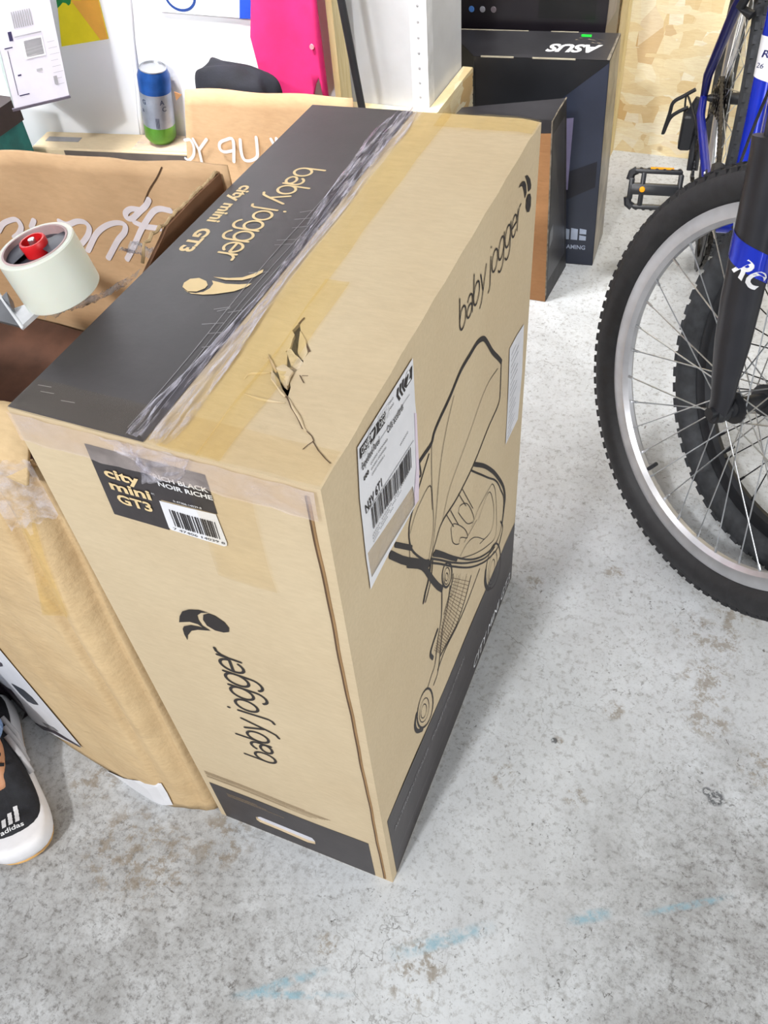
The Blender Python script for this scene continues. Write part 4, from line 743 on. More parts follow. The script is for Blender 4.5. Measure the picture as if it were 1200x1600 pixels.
CAX = Vector((.17, 0, 1)).normalized(); G().lathe(pr_, cc_, CAX, 40, mfn=lambda i: 3 if i < 2 or i > 7 else (2 if i < 4 else (1 if i == 4 else 0))).build('can_body', [simple('blue_can_print', rgb(34, 82, 156), .3, .5, var=.15, scale=30), simple('silver_can_print', rgb(158, 164, 178), .35, .6), simple('green_can_print', rgb(92, 150, 48), .35, .4, var=.12), simple('bare_aluminium', rgb(190, 192, 196), .3, .9)], cn, smooth=True)
def oncan(s, t): a = -math.pi/2+.15+s/.033; return Vector(cc_)+CAX*t+Vector((.0333*math.cos(a), .0333*math.sin(a), -.17*.0333*math.cos(a)))
g = G()
for s, k, z in (('G', -.018, .092), ('a', -.022, .074), ('A', .020, .094), ('C', .024, .080)): words(g, s, oncan, (k, z), (1, 0), (0, 1), .010, None, .02)
NCP = simple('navy_can_print', rgb(44, 56, 84), .4, bump=0); g.build('can_lettering', NCP, cn); g = G()
for i in range(5): g.add([oncan(.008+.0016*i, .044), oncan(.0088+.0016*i, .044), oncan(.0088+.0016*i, .066), oncan(.008+.0016*i, .066)], [(0, 1, 2, 3)])
g.build('can_barcode', NCP, cn)
# teal box with printed white carton on top
t_ = G().box((-1.60, .92, 0), (-1.215, 1.02, .515), bev=.004); tb = root('teal_box', (-1.42, 1.0, 0), 'dark teal box under the white printed carton', 'box'); t_.build('box_body', simple('teal_print', rgb(18, 96, 92), .5, var=.15), tb)
G().box((-1.601, .918, .47), (-1.214, 1.021, .516)).build('dark_lid', simple('dark_brown_lid', rgb(46, 34, 34), .5), tb)
wc = root('white_printed_carton', (-1.25, 1.05, .54), 'white carton covered with grey drawings and labels, at upper left', 'box')
CU = Vector((.70, .714, 0)).normalized(); CA = Vector((-1.12613, 0.92439, 0.54300)); CVv = Vector((.714, -.70, 0)).normalized(); CSW = 0.1059
def wcp(a, b, c): return CA+CU*(a+.13*c)-CVv*b+Vector((0, 0, c))
G().box((0, 0, 0), (CSW, .12, .4), fn=lambda x, y, z: wcp(x, y, z)).build('box_body', simple('white_carton_board', rgb(214, 212, 224), .45, var=.02), wc)
G().box((-.0045, -.003, -.003), (CSW+.002, .002, .0015), fn=lambda x, y, z: wcp(x, y, z)).build('bottom_shadow_strip', simple('painted_edge_shadow', rgb(84, 78, 90), .5), wc)  # dark strip painted for the thin shadow under the carton
G().add([wcp(-.0006, 0, 0), wcp(-.0006, .2, 0), wcp(-.0006, .2, .4), wcp(-.0006, 0, .4)], [(0, 3, 2, 1)]).build('side_print', simple('mint_grey_print', rgb(176, 190, 186), .5), wc)
g = G(); F_ = lambda s, t: wcp(s*CSW/.158, -.0008, t*CSW/.158)
def rc(x0, z0, x1, z1, mi=0): g.add([F_(x0, z0), F_(x1, z0), F_(x1, z1), F_(x0, z1)], [(0, 1, 2, 3)], mi)
rc(.060, .120, .118, .170, 0); rc(.066, .124, .114, .166, 1); rc(.045, .178, .118, .181, 1)
for i in range(9): rc(.05+.006*i, .20, .053+.006*i, .24, 1)
rc(.084, .083, .100, .090, 1); rc(.125, .04, .135, .062, 1)
for i in range(8): rc(.128, .15-.016*i, .128+.02+.004*(i % 3), .151-.016*i, 1)
rc(.022, .030, .050, .033, 2); rc(.018, .034, .0195, .150, 2); rc(.012, .155, .034, .158, 2); rc(.030, .082, .040, .086, 2); rc(.030, .172, .040, .195, 2)
g.build('carton_print', [PAPER, simple('mid_grey_print', rgb(166, 166, 172), .5, bump=0), simple('navy_line_print', rgb(50, 46, 84), .5, bump=0)], wc)
# flyers on the partition
def flat(name, pts, d0, d1, mat, label, cat, par=None):
    n = len(pts); g = G(); g.add([WP(p[0], d0, p[1]) for p in pts]+[WP(p[0], d1, p[1]) for p in pts], [tuple(range(n)), tuple(range(2*n-1, n-1, -1))]+[(i, n+i, n+(i+1) % n, (i+1) % n) for i in range(n)])
    if par: return g.build(name, mat, par)
    o = g.build(name, mat, None, loc=WP(sum(p[0] for p in pts)/n, d0, min(p[1] for p in pts))); return tag(o, label, cat)
YP = simple('yellow_print', rgb(240, 224, 24), .45, bump=0, var=.03); OP = simple('orange_print', rgb(242, 180, 66), .45, bump=0, var=.04); GP = simple('green_print', rgb(20, 136, 66), .45, bump=0)
fy = flat('yellow_flyer', [(0.5712, 0.6582), (0.5947, 0.5714), (0.4835, 0.5873), (0.4793, 0.6809), (0.4908, 0.7251), (0.5723, 0.7256), (0.5734, 0.6811)], .0005, .0025, YP, 'yellow and orange flyer pinned to the white partition', 'flyer')
flat('orange_field', [(0.5179, 0.6582), (0.5402, 0.6582), (0.5015, 0.5847), (0.4842, 0.5872), (0.4793, 0.6809), (0.4908, 0.7251), (0.5322, 0.7232)], .0025, .0028, OP, '', '', fy)
flat('green_field', [(0.5726, 0.6582), (0.5752, 0.6442), (0.5677, 0.6489), (0.5598, 0.6547), (0.5532, 0.6535), (0.5494, 0.6489), (0.5438, 0.6524), (0.5389, 0.6616), (0.5398, 0.6742), (0.5658, 0.6720)], .0028, .0031, GP, '', '', fy)
ps = flat('white_poster', [(0.3218, 0.7239), (0.3468, 0.6583), (0.3547, 0.6400), (0.1598, 0.6269), (0.1391, 0.7226)], .0005, .0065, simple('poster_white', rgb(232, 238, 246), .4, bump=0, var=.01), 'white poster with a blue ring and blue corner, beside the pink shirt', 'poster')
flat('blue_field', [(0.1715, 0.7228), (0.1910, 0.6280), (0.1604, 0.6269), (0.1391, 0.7226)], .0065, .0068, simple('poster_blue', rgb(38, 84, 206), .4, bump=0), '', '', ps)
g = G(); rc0 = [(0.3041, 0.6683)][0]
strokes(g, [arc(rc0[0], rc0[1], .030, .026, 0, 360, 30)], .005, lambda s_, t: WP(s_, .0070, t), 0); g.build('blue_ring', simple('poster_navy', rgb(30, 62, 130), .4, bump=0), ps)
t0, t1 = [(0.4704, 0.3779), (0.4172, 0.6582)]
tag(G().grid(2, 12, lambda a, b: WP(t0[0]+(t1[0]-t0[0])*b*2.2-.005+.010*a+.0012*math.sin(b*23), .0005+.004*math.sin(math.pi*a), t0[1]+(t1[1]-t0[1])*b*2.2)).build('trim_1', WALLW, smooth='all', solid=.002), kind='structure', label='thin white joint strip on the partition')
# open box with upright flap, holding clothes
ub = root('open_flap_box', (-.66, 1.08, 0), 'open kraft box with an upright flap lettered in white, below the pink shirt', 'box')
FYv = 1.0
def ubf(a, b):
    z = .18+b*(.402+.018*a)+.003*math.sin(a*11)*b; xl = -.774-.30*(.582-z); x = xl+(-.44-xl)*a; return (x-.006*b*(1-a)*0, FYv+.004*math.sin(x*25+z*9)+.02*(1-b), z)
G().grid(20, 14, ubf).build('upright_flap', K_FLAP, ub, smooth='all', solid=.004)
G().box((-.785, 1.02, 0), (-.44, 1.025, .30)).build('front_panel', K_FLAP, ub); G().box((-.785, 1.02, 0), (-.78, 1.15, .32)).build('side_panel', K_FLAP, ub); G().box((-.445, 1.02, 0), (-.44, 1.15, .32)).build('side_panel', K_FLAP, ub); G().box((-.785, 1.145, 0), (-.44, 1.15, .42)).build('back_panel', K_FLAP, ub)
G().grid(6, 1, lambda a, b: (-.785-.012*b, FYv-.004*b, .572-.016*a*b+.006*b)).build('bent_corner', K_DARK, ub, solid=.002)
g = G(); UPL = [[(-0.8040, 1.0000, 0.4840), (-0.7900, 1.0000, 0.4870), (-0.7860, 1.0000, 0.4740), (-0.7930, 1.0000, 0.4550), (-0.8080, 1.0000, 0.4420), (-0.8160, 1.0000, 0.4440)], [(-0.7820, 1.0000, 0.4900), (-0.7750, 1.0000, 0.4690)], [(-0.7500, 1.0000, 0.4940), (-0.7750, 1.0000, 0.4690), (-0.7770, 1.0000, 0.4440)],
     [(-0.7010, 1.0000, 0.4550), (-0.6930, 1.0000, 0.4980), (-0.7090, 1.0000, 0.4970), (-0.7220, 1.0000, 0.4900), (-0.7250, 1.0000, 0.4780), (-0.7170, 1.0000, 0.4730), (-0.6980, 1.0000, 0.4770)], [(-0.6780, 1.0000, 0.5000), (-0.6810, 1.0000, 0.4770), (-0.6780, 1.0000, 0.4610), (-0.6650, 1.0000, 0.4600), (-0.6510, 1.0000, 0.4680), (-0.6470, 1.0000, 0.4810), (-0.6440, 1.0000, 0.5070)], [(-0.6130, 1.0000, 0.5070), (-0.6100, 1.0000, 0.4990)], [(-0.6010, 1.0000, 0.5100), (-0.6080, 1.0000, 0.4700)]]
for i, L in enumerate(UPL):
    L = [(p[0], p[2]) for p in L]; strokes(g, [L], .0060, lambda s, t: (s, FYv+.004*math.sin(s*25+t*9)+.02*(1-(t-.18)/.41)-.0055, t), 5 if i in (0, 3, 4) else 0)
g.build('white_lettering', WHITE_INK, ub)
# clothes
def sweep_cloth(name, outline, y0, mat, label, cat, amp=.012, freq=28, th=.006, step=.02):
    v, f = cdt(outline, (), step); bx = sum(p[0] for p in outline)/len(outline); bz = min(p[1] for p in outline)
    g = G(); g.add([(x, y0+amp*math.sin(x*freq+z*7)*(.5+.5*math.sin(z*9+x*5))+amp*.5*math.sin(x*freq*2.3-z*11), z) for x, z in v], f)
    o = g.build(name, mat, None, smooth='all', loc=(bx, y0, bz), solid=th, solid_off=0); return tag(o, label, cat)
pk = sweep_cloth('pink_shirt', [(-.712, 1.05), (-.717, .671), (-.729, .61), (-.722, .56), (-.716, .505), (-.68, .50), (-.616, .50), (-.606, .53), (-.596, .546), (-.592, .50), (-.583, .50), (-.583, .75), (-.583, 1.05), (-.65, 1.1)], 1.185, simple('magenta_cotton', rgb(226, 40, 118), .75, var=.08, scale=14, bump=.3, bscale=400), 'hot pink button shirt hanging beside the white column', 'shirt', .006, 24)
G().lathe([(0, .002), (.0045, .002), (.005, .0), (.0, -.001)], (-.600, 1.180, .602), (0, -1, 0), 16).build('button', simple('pearl_button', rgb(236, 150, 160), .3), pk, smooth=True)
def pile(a, b):
    th = 2*math.pi*a; r = math.sin(math.pi*b*.5)
    cx_ = abs(math.cos(th))**.6*(1 if math.cos(th) > 0 else -1); return (-.718+.085*cx_*r**.6+.006*math.sin(th*5)*r, 1.088+.042*math.sin(th)*r, .38+.215*(math.cos(math.pi*b*.5)**.16)+r*(.006*math.sin(th*3+1)-.012*math.cos(th)+.004*math.sin(th*4+b*9)))
o = G().grid(48, 22, pile).build('black_garment', simple('black_cloth', rgb(22, 24, 34), .85, var=.2, bump=.5, bscale=300), None, smooth='all', loc=(-.718, 1.088, .38)); tag(o, 'crumpled black garment stuffed in the box with the upright flap', 'clothing')
# ================================================================= COLUMN
cb = G(); CX0, CX1, CY0, CY1 = -.600, -.416, 1.30, 1.50
col = cb.box((CX0, CY0, 0), (CX1, CY1, 2.6)).build('trim_2', COLW); tag(col, 'white painted square column with metal corner bead', kind='structure')
g = G().box((CX1-.034, CY0-.0012, .45), (CX1+.0012, CY0, 2.6)); g.box((CX1, CY0, .45), (CX1+.0012, CY0+.03, 2.6)); cbd = g.build('corner_bead', simple('glossy_white_bead', rgb(226, 228, 232), .4, bump=.1), col)
for k in range(22):
    G().lathe([(0, -.0012), (.0018, -.001), (.0026, 0)], (CX1-.017, CY0-.0014, .475+.028*k), (0, 1, 0), 8).build('nail_head', simple('grey_nail', rgb(168, 168, 172), .5, bump=0) if k == 0 else bpy.data.materials['grey_nail'], cbd)
WOOD = M('pale_plywood'); WOOD.col(WOOD.ramp(WOOD.noise(30, 5, .6, WOOD.map((4, 4, .4))), [(.3, rgb(206, 184, 128)), (.7, rgb(228, 212, 164))])); WOOD.set(.6); WOOD.bump(WOOD.noise(60, 4), .2); WOOD = WOOD.m
g = G().box((CX0-.004, CY0-.022, 0), (CX1+.002, CY0-.0015, .452)); g.build('base_board', OSB, col)
def jag(a, b):
    y = CY0-.022+(CY1-CY0+.03)*a; z = .455*b+.004*math.sin(a*60)*b*0; return (CX1+.022, y, z)
g = G(); g.box((CX1+.002, CY0-.022, 0), (CX1+.024, CY1+.004, .456)); random.seed(9)
for k in range(24): z = .456*k/24; d = random.uniform(.001, .006); g.box((CX1+.0025, CY1+.003, z), (CX1+.0235, CY1+.004+d, z+.456/24*.8))
g.build('base_board', OSB, col)
tag(G().box((-.5800, 1.215, 0), (-.5675, 1.2635, 2.6)).build('plywood_strip', WOOD, None, loc=(-.576, 1.24, 0)), 'narrow pale plywood strip standing left of the white column', 'board')
tag(G().tube([(-.497, 1.2, .30), (-.518, 1.2, .493), (-.540, 1.2, .679), (-.62, 1.195, 1.38)], .0075, 14).build('black_pole', BLACKP, None, smooth=True, loc=(-.497, 1.2, .30)), 'thin black pole leaning in front of the white column', 'pole')
g = G(); g.box((-.43, 1.10, 0), (-.33, 1.2, .28), bev=.004); tag(g.build('small_dark_box', simple('dark_board', rgb(44, 40, 38), .6), None, loc=(-.38, 1.15, 0)), 'small dark box in front of the base of the white column', 'box')
# ================================================================= BLACK MONITOR BOXES
BL = simple('black_box_print', rgb(30, 31, 35), .38, var=.12, scale=10, bump=.08)
BL2 = simple('charcoal_box_top', rgb(48, 47, 51), .35, var=.12, scale=14, bump=.1)
NV = simple('navy_box_print', rgb(44, 49, 64), .32, var=.1, scale=6, bump=.06)
VIO = simple('lilac_grey_print', rgb(112, 106, 134), .4, bump=0)
SCUFF = simple('scuffed_box_edge', rgb(120, 112, 100), .6, var=.3, scale=60, bump=.2)
ab = root('large_black_monitor_box', (-.3, 1.62, 0), 'large upright black monitor box with white lettering on top and green sticker', 'box')
A0 = Vector((-.092, 1.539, 0)); AU = Vector((-.986, -.13, 0)).normalized(); AV = Vector((-.012, .205, 0)); AVn = AV.normalized(); AH = .472
def af(u, v, z): return A0+AU*u*(1+.35*v/.145*(u > .2))+AVn*v+Vector((-.020*z/AH, .018*z/AH, z))
G().box((0, 0, 0), (.285, .145, AH), fn=lambda x, y, z: af(x, y, z)).build('box_body', BL, ab, weld=True)
def afn(u, z, h=.0008): p = af(u, 0, z); return p+Vector((0, -h, 0))
def aft(u, v, h=.0008): return af(u, v, AH)+Vector((0, 0, h))
def afs(v, z, h=.0008): return af(0, v, z)+Vector((h, 0, 0))
def qd(pts, name, mat, par): return G().add(pts, [tuple(range(len(pts)))]).build(name, mat, par)
qd([aft(.0, 0), aft(.0, .145), aft(.285, .145), aft(.285, 0)], 'top_print', BL2, ab)
qd([afn(.285, .35), afn(.148, .35), afn(0, .468), afn(0, .002), afn(.285, .002)], 'navy_field', NV, ab)
qd([afn(.285, .0025, .0012), afn(.285, .13, .0012), afn(.1, .22, .0012), afn(.008, .26, .0012), afn(.008, .20, .0012), afn(.1, .15, .0012), afn(.16, .0025, .0012)], 'dark_field', simple('dark_navy_print', rgb(26, 27, 36), .35, bump=0), ab)
qd([afn(.094, .35, .0016), afn(.066, .354, .0016), afn(.070, .19, .0016), afn(.084, .19, .0016)], 'monitor_picture', VIO, ab)
qd([afn(.28, .33, .0016), afn(.235, .342, .0016), afn(.235, .356, .0016), afn(.28, .345, .0016)], 'monitor_picture', VIO, ab)
g = G()
for (a0, z0, a1, z1) in ((.040, .066, .056, .096), (.020, .082, .036, .096), (.020, .066, .036, .079), (.060, .066, .072, .094)): g.add([afn(a1, z0, .0018), afn(a0, z0, .0018), afn(a0, z1-.002, .0018), afn(a1, z1, .0018)], [(0, 1, 2, 3)])
def atx(s, t): return afn(.075-s, t, .0018)
words(g, 'GAMING', atx, (.0, .042), (1, 0), (0, 1), .011, .055, .03)
g.build('white_print', simple('pale_blue_print', rgb(168, 178, 198), .4, bump=0), ab)
qd([afs(.0, .002), afs(.145, .002), afs(.145, AH-.001), afs(0, AH-.001)], 'side_print', simple('brown_grey_side', rgb(138, 129, 114), .35, var=.25, scale=18, bump=.2, bscale=30, bd=.004), ab)
g = G()
WEDGE = simple('worn_paper_edge', rgb(176, 168, 148), .8, bump=0)
for u0, u1, v_ in ((.03, .12, .001), (.16, .23, .001), (.05, .11, .1435), (.16, .23, .1435)): G().box((u0+.04, v_-.0015, AH-.001), (u1+.04, v_+.0015, AH+.0015), fn=lambda x, y, z: af(x, y, z)).build('worn_edge', WEDGE, ab)

qd([aft(.058, .118, .0012), aft(.080, .118, .0012), aft(.082, .132, .0012), aft(.060, .132, .0012)][::-1], 'green_sticker', simple('bright_green_sticker', rgb(30, 214, 60), .5, bump=0), ab)
g = G(); words(g, 'ASUS', lambda s, t: aft(.026+s, .074-t*1.0, .0013), (.0, .0), (1, 0), (0, 1), .040, .115, .06, .25)
g.build('white_lettering', WHITE_INK, ab)
g = G(); random.seed(14)
for k in range(7):
    u0 = random.uniform(.02, .1); v0 = random.uniform(.075, .11); g.add([aft(u0, v0, .0014), aft(u0+.012, v0+.002, .0014), aft(u0+.010, v0+.007, .0014)], [(0, 2, 1)])
tag(g.build('scuff_marks', SCUFF, ab), kind='stuff'); qd([aft(0, .001, .0011), aft(.006, .001, .0011), aft(.004, .144, .0011), aft(0, .144, .0011)][::-1], 'scuffed_edge', SCUFF, ab)
mb = root('black_monitor_box', (-.3, 1.77, .0), 'black monitor box with icons, standing behind the lettered one', 'box')
m0 = Vector((-.158, 1.722, 0)); MU = Vector((-.988, -.12, 0)).normalized()
def mf(u, v, z): return m0+MU*u+Vector((.0, v, z))
G().box((0, 0, 0), (.36, .14, .78), fn=mf).build('box_body', simple('black_glossy_print', rgb(32, 28, 34), .3, var=.15, scale=5, bump=.05), mb, weld=True)
qd([mf(.025, -.0008, .49), mf(.15, -.0008, .49), mf(.15, -.0008, .70), mf(.025, -.0008, .70)][::-1], 'screen_print', simple('screen_black_print', rgb(16, 16, 18), .3, bump=0), mb)
qd([mf(.165, -.0009, .535), mf(.205, -.0009, .555), mf(.205, -.0009, .60), mf(.160, -.0009, .60)][::-1], 'white_sticker', PAPER, mb)
qd([mf(-.0008, .0, .475), mf(-.0008, .1, .475), mf(-.0008, .1, .6), mf(-.0008, 0, .6)], 'side_label', simple('grey_side_label', rgb(140, 132, 130), .5), mb)
for k, c in enumerate((rgb(70, 120, 190), rgb(150, 150, 160), rgb(130, 120, 126))): G().lathe([(0, .0012), (.006, .001), (.0065, 0)], mf(.30-.025*k, -.0005, .505), (0, -1, 0), 14).build('printed_icon', simple('icon_print_%s' % 'abc'[k], c, .4, bump=0), mb)
bb = root('small_black_box', (-.25, 1.42, 0), 'black carton with scuffed edges and one bare kraft end, beside the stroller carton', 'box')
def lk2(a, b, t): return a*(1-t)+b*t
B0 = Vector((-.170, 1.350, 0)); BU = Vector((-.99, .03, 0)).normalized(); BV = Vector((.058, .155, 0)).normalized()
BQ = [Vector((-0.16100, 1.36100, 0.00000)), Vector((-0.15300, 1.51800, 0.00000))]
def bf(u, v, z):
    a_, b_, c_ = u/.24, v/.155, z/.442
    lo = lk2(BQ[0], BQ[1], b_)+Vector((-.215*a_, -.005*a_+(-.03)*a_*b_, 0)); hi = lk2(Vector((-.171, 1.334, .442)), Vector((-.172, 1.449, .436)), b_)+Vector((-.200*a_, -.008*a_-.065*a_*b_, -.008*a_))
    return lk2(lo, hi, c_)
G().box((0, 0, 0), (.24, .155, .442), fn=bf).build('box_body', BL2, bb, weld=True)
qd([bf(.0, -.0008, .001), bf(.24, -.0008, .001), bf(.24, -.0008, .40), bf(0, -.0008, .415)][::-1], 'kraft_end', K_DARK, bb)
def bs(v, z, h=.0009): return bf(-h, v, z)
qd([bs(0, .001), bs(.155, .001), bs(.155, .441), bs(0, .441)], 'side_print', simple('worn_black_print', rgb(34, 33, 36), .5, var=.45, scale=30, bump=.2), bb)
qd([bs(.01, .14, .0015), bs(.04, .15, .0015), bs(.04, .19, .0015), bs(.01, .18, .0015)], 'grey_print_patch', simple('pale_grey_patch', rgb(116, 118, 122), .5), bb)
g = G(); g.tube([bf(-.0005, 0, .02), bf(-.0005, 0, .20), bf(-.0005, .0, .44), bf(-.0005, .08, .4425), bf(-.0005, .155, .4425)], .0016, 6); g.build('scuffed_edge', SCUFF, bb)
# kraft boxes and post beyond
kb = root('tall_kraft_box', (-.33, 1.99, 0), 'tall plain kraft box behind the black monitor boxes', 'box'); G().box((-.46, 1.92, 0), (-.205, 2.08, .62), bev=.004).build('box_body', K_DARK, kb)
tag(G().box((-.190, 2.08, 0), (-.172, 2.127, 2.4)).build('trim_3', WOOD), 'timber stud against the strand board wall', kind='structure')
# ================================================================= BICYCLES
def wheel(parent_c, d, up, n, rimR, tyreR, tw, mats, bike, name, knobs=70, spoke_n=36, tread=True):
    c = Vector(parent_c); mt, mr, ms = mats
    def at(a, r, h): return c+d*(math.cos(a)*r)+up*(math.sin(a)*r)+n*h
    rw = .0125; prof_ = [(rimR, -rw), (rimR, -rw+.002), (rimR-.005, -rw+.003), (rimR-.006, rw-.003), (rimR, rw-.002), (rimR, rw), (rimR-.010, rw+.0012), (rimR-.020, rw-.001), (rimR-.026, .004), (rimR-.026, -.004), (rimR-.020, -rw+.001), (rimR-.010, -rw-.0012)]
    def ringmesh(g, prof, N, mi=0):
        P = len(prof); vs = [at(2*math.pi*k/N, r, h) for (r, h) in prof for k in range(N)]
        g.add(vs, [(i*N+k, i*N+(k+1) % N, ((i+1) % P)*N+(k+1) % N, ((i+1) % P)*N+k) for i in range(P) for k in range(N)], mi)
    g = G(); ringmesh(g, prof_, 120)
    wh = g.build(name, mr, bike, smooth=True)
    g = G(); rm = (tyreR+rimR)/2; rr = (tyreR-rimR)/2+.001
    tp = [(rm+rr*math.cos(a)*1.0, tw*math.sin(a)*(1 if abs(math.sin(a)) < .99 else 1)) for a in np.linspace(-2.6, 2.6, 17)]+[(rimR-.001, .009), (rimR-.001, -.009)]
    ringmesh(g, tp, 120)
    K = knobs
    for k in range(K):
        for rw_, (h0, h1, rr_) in enumerate(((-.0095, -.002, tyreR-.001), (.002, .0095, tyreR-.001), (-.0195, -.013, tyreR-.0065), (.013, .0195, tyreR-.0065))):
            a0 = 2*math.pi*(k+(.5 if rw_ % 2 else 0))/K; da = 2*math.pi/K*.30
            lo, hi = -.006, .0032
            P = [at(a0+sa*da, rr_+q, hh*tw/.024) for q in (lo, hi) for sa in (-1, 1) for hh in (h0, h1)]
            g.add(P, [(4, 5, 7, 6), (0, 4, 6, 2), (1, 3, 7, 5), (0, 1, 5, 4), (2, 6, 7, 3)])
    g.build('tyre', mt, wh, smooth=True)
    g = G(); g.lathe([(.0, -.058), (.006, -.058), (.009, -.05), (.009, -.040), (.014, -.038), (.014, -.034), (.024, -.033), (.024, -.029), (.013, -.026), (.012, .026), (.024, .029), (.024, .033), (.014, .034), (.014, .038), (.009, .05), (.006, .058), (0, .058)], c, n, 24)
    g.build('hub', BLACKP, wh, smooth=True)
    first = None
    for k in range(spoke_n):
        sd = -1 if k % 2 else 1; a = 2*math.pi*(k+.5)/spoke_n; off = (1 if (k//2) % 2 else -1)*math.radians(72)
        p0 = at(a+off, .022, sd*.031); p1 = at(a, rimR-.024, sd*.002); v_ = (p1-p0)
        g = G(); g.tube([p0, p1-v_*.055], .0011, 6, 0); g.tube([p1-v_*.055, p1], [.0021, .0024], 6, 0)
        g.build('spoke', ms, wh)
    a = math.radians(-62); g = G(); g.tube([at(a, rimR-.022, 0), at(a, rimR-.05, 0)], .0035, 8); g.build('valve', BLACKP, wh)
    return wh
BO = Vector((.14, 1.75, 0)); BHd = Vector((.155, -.988, 0)).normalized(); BLf = Vector((.988, .155, 0)).normalized()
def B(x, y, z): return BO+BHd*x+BLf*y+Vector((0, 0, z))
bike = root('bicycle', B(.5, 0, 0), 'blue mountain bike with silver-rimmed front wheel and black fork', 'bicycle')
FC = Vector((.298, .73, .341)); yaw = 2.41; lean = -.2
FD = Vector((math.cos(yaw), math.sin(yaw), 0)); sd_ = Vector((-math.sin(yaw), math.cos(yaw), 0)); FU = Vector((0, 0, 1))*math.cos(lean)+sd_*math.sin(lean); FN = FD.cross(FU)
wheel(FC, FD, FU, FN, .286, .335, .0255, (RUBBER, ALLOY, STEEL), bike, 'front_wheel', knobs=104)
wheel(B(0, 0, .338), BHd, Vector((0, 0, 1)), BHd.cross(Vector((0, 0, 1))), .287, .336, .026, (RUBBER2, ALLOY, STEEL), bike, 'rear_wheel', knobs=84)
# fork
def FP(s, k, bk=.25): return FC+FN*s+FU*k+FD*(k*bk)
for s in (-1, 1):
    S_ = s*.060
    g = G(); g.tube([FP(S_, -.012, 0), FP(S_, .02, .2), FP(S_*1.02, .05), FP(S_*1.05, .10), FP(S_*1.08, .16), FP(S_*1.08, .34), FP(S_*1.08, .36)], [.014, .016, .019, .024, .0265, .0275, .029], 20); fo = g.build('fork_leg', FORKB, bike, smooth=True)
    g = G(); g.tube([FP(S_*1.08, .355), FP(S_*1.08, .47)], .0155, 16); g.build('stanchion', STEEL if s > 0 else FORKB, fo, smooth=True)
    g = G(); g.tube([FP(S_*.98, -.004, 0)-FN*.012*s*-1*-1, FP(S_*.98, -.004, 0)+FN*.012*s], .0135, 16); g.tube([FP(S_, .0, 0), FP(S_, .0, 0)+FN*s*.020], .0085, 12); g.build('axle_nut', BLACKP, fo, smooth=True)
    if s < 0:
        axd = (FP(S_*1.08, .34)-FP(S_*1.08, .16)).normalized(); bc = FP(S_*1.08, .16); tocam = (CAM_C-FP(S_*1.08, .24)); tocam = (tocam-axd*tocam.dot(axd)).normalized(); rt = axd.cross(tocam)*-1
        if rt.dot(Vector((1, 0, 0))) < 0: rt = -rt
        def onleg(a, b, h=.0007):
            t = a/.0272; return bc+axd*b+(tocam*math.cos(t)+rt*math.sin(t))*(.0272+h)
        g = G(); g.grid(20, 3, lambda a, b: onleg(-.04+.08*a, .055-.55*(-.04+.08*a)*.8+.034*b-.012, .0006)); g.build('blue_decal', BLUE, fo, smooth='all')
        g = G()
        ca, sa = math.cos(-.62), math.sin(-.62)
        words(g, 'RC', lambda p, q: onleg(p, q, .0012), (-.020, .046), (ca, sa), (-sa, ca), .024, .046, .05, .25); g.build('white_lettering', WHITE_INK, fo)
g = G(); g.tube([FP(-.065, .46), FP(-.03, .50), FP(.03, .50), FP(.065, .46)], .02, 14); g.build('fork_crown', FORKB, bike, smooth=True)
HT0 = FP(0, .50); HT1 = FP(0, .64)
def lk(a, b, t): return a*(1-t)+b*t
BBp = B(.43, 0, .285); STt = B(.275, 0, .74); hd = lk(HT0, HT1, .3); hd2 = lk(HT0, HT1, .85)
g = G(); g.tube([lk(HT0, HT1, .1), HT1], .021, 18); g.build('head_tube', BLUE, bike, smooth=True)
g = G(); g.tube([BBp, STt], .0165, 24); stb = g.build('seat_tube', BLUE, bike, smooth=True)
g = G(); g.tube([BBp+Vector((.035, -.01, .01)), hd], [.024, .026], 18); g.build('down_tube', NAVY, bike, smooth=True)
g = G(); g.tube([lk(BBp, STt, .93), hd2], .018, 18); g.build('top_tube', BLUE, bike, smooth=True)
g = G(); g.tube([BBp-BLf*.036, BBp+BLf*.036], .021, 20); g.build('bottom_bracket', BLUE, bike, smooth=True)
axs = (STt-BBp).normalized(); tc = CAM_C-lk(BBp, STt, .5); tc = (tc-axs*tc.dot(axs)).normalized(); rt2 = axs.cross(tc)*-1
if rt2.dot(Vector((1, 0, 0))) < 0: rt2 = -rt2
def onseat(a, b, h=.0006): t = a/.0165; return BBp+axs*b+(tc*math.cos(t)+rt2*math.sin(t))*(.0165+h)
SB = (0.2512, 0.3196)
g = G(); g.grid(24, 4, lambda a, b: onseat(-.05+.1*a, SB[0]+(SB[1]-SB[0])*b-(.030*(-.5+a) if b < .01 else .018*(-.5+a)) )); g.build('white_decal', PAPER, stb, smooth='all')
g = G(); words(g, 'RO', lambda p, q: onseat(p, q, .0012), (-.010, SB[0]+(SB[1]-SB[0])*.55), (1, -.1), (0, 1), .012, .030, .03, .2); words(g, '26', lambda p, q: onseat(p, q, .0012), (-.017, SB[0]+(SB[1]-SB[0])*.30), (1, -.1), (0, 1), .0085, .014, .0, .2); g.build('blue_lettering', NAVY, stb)
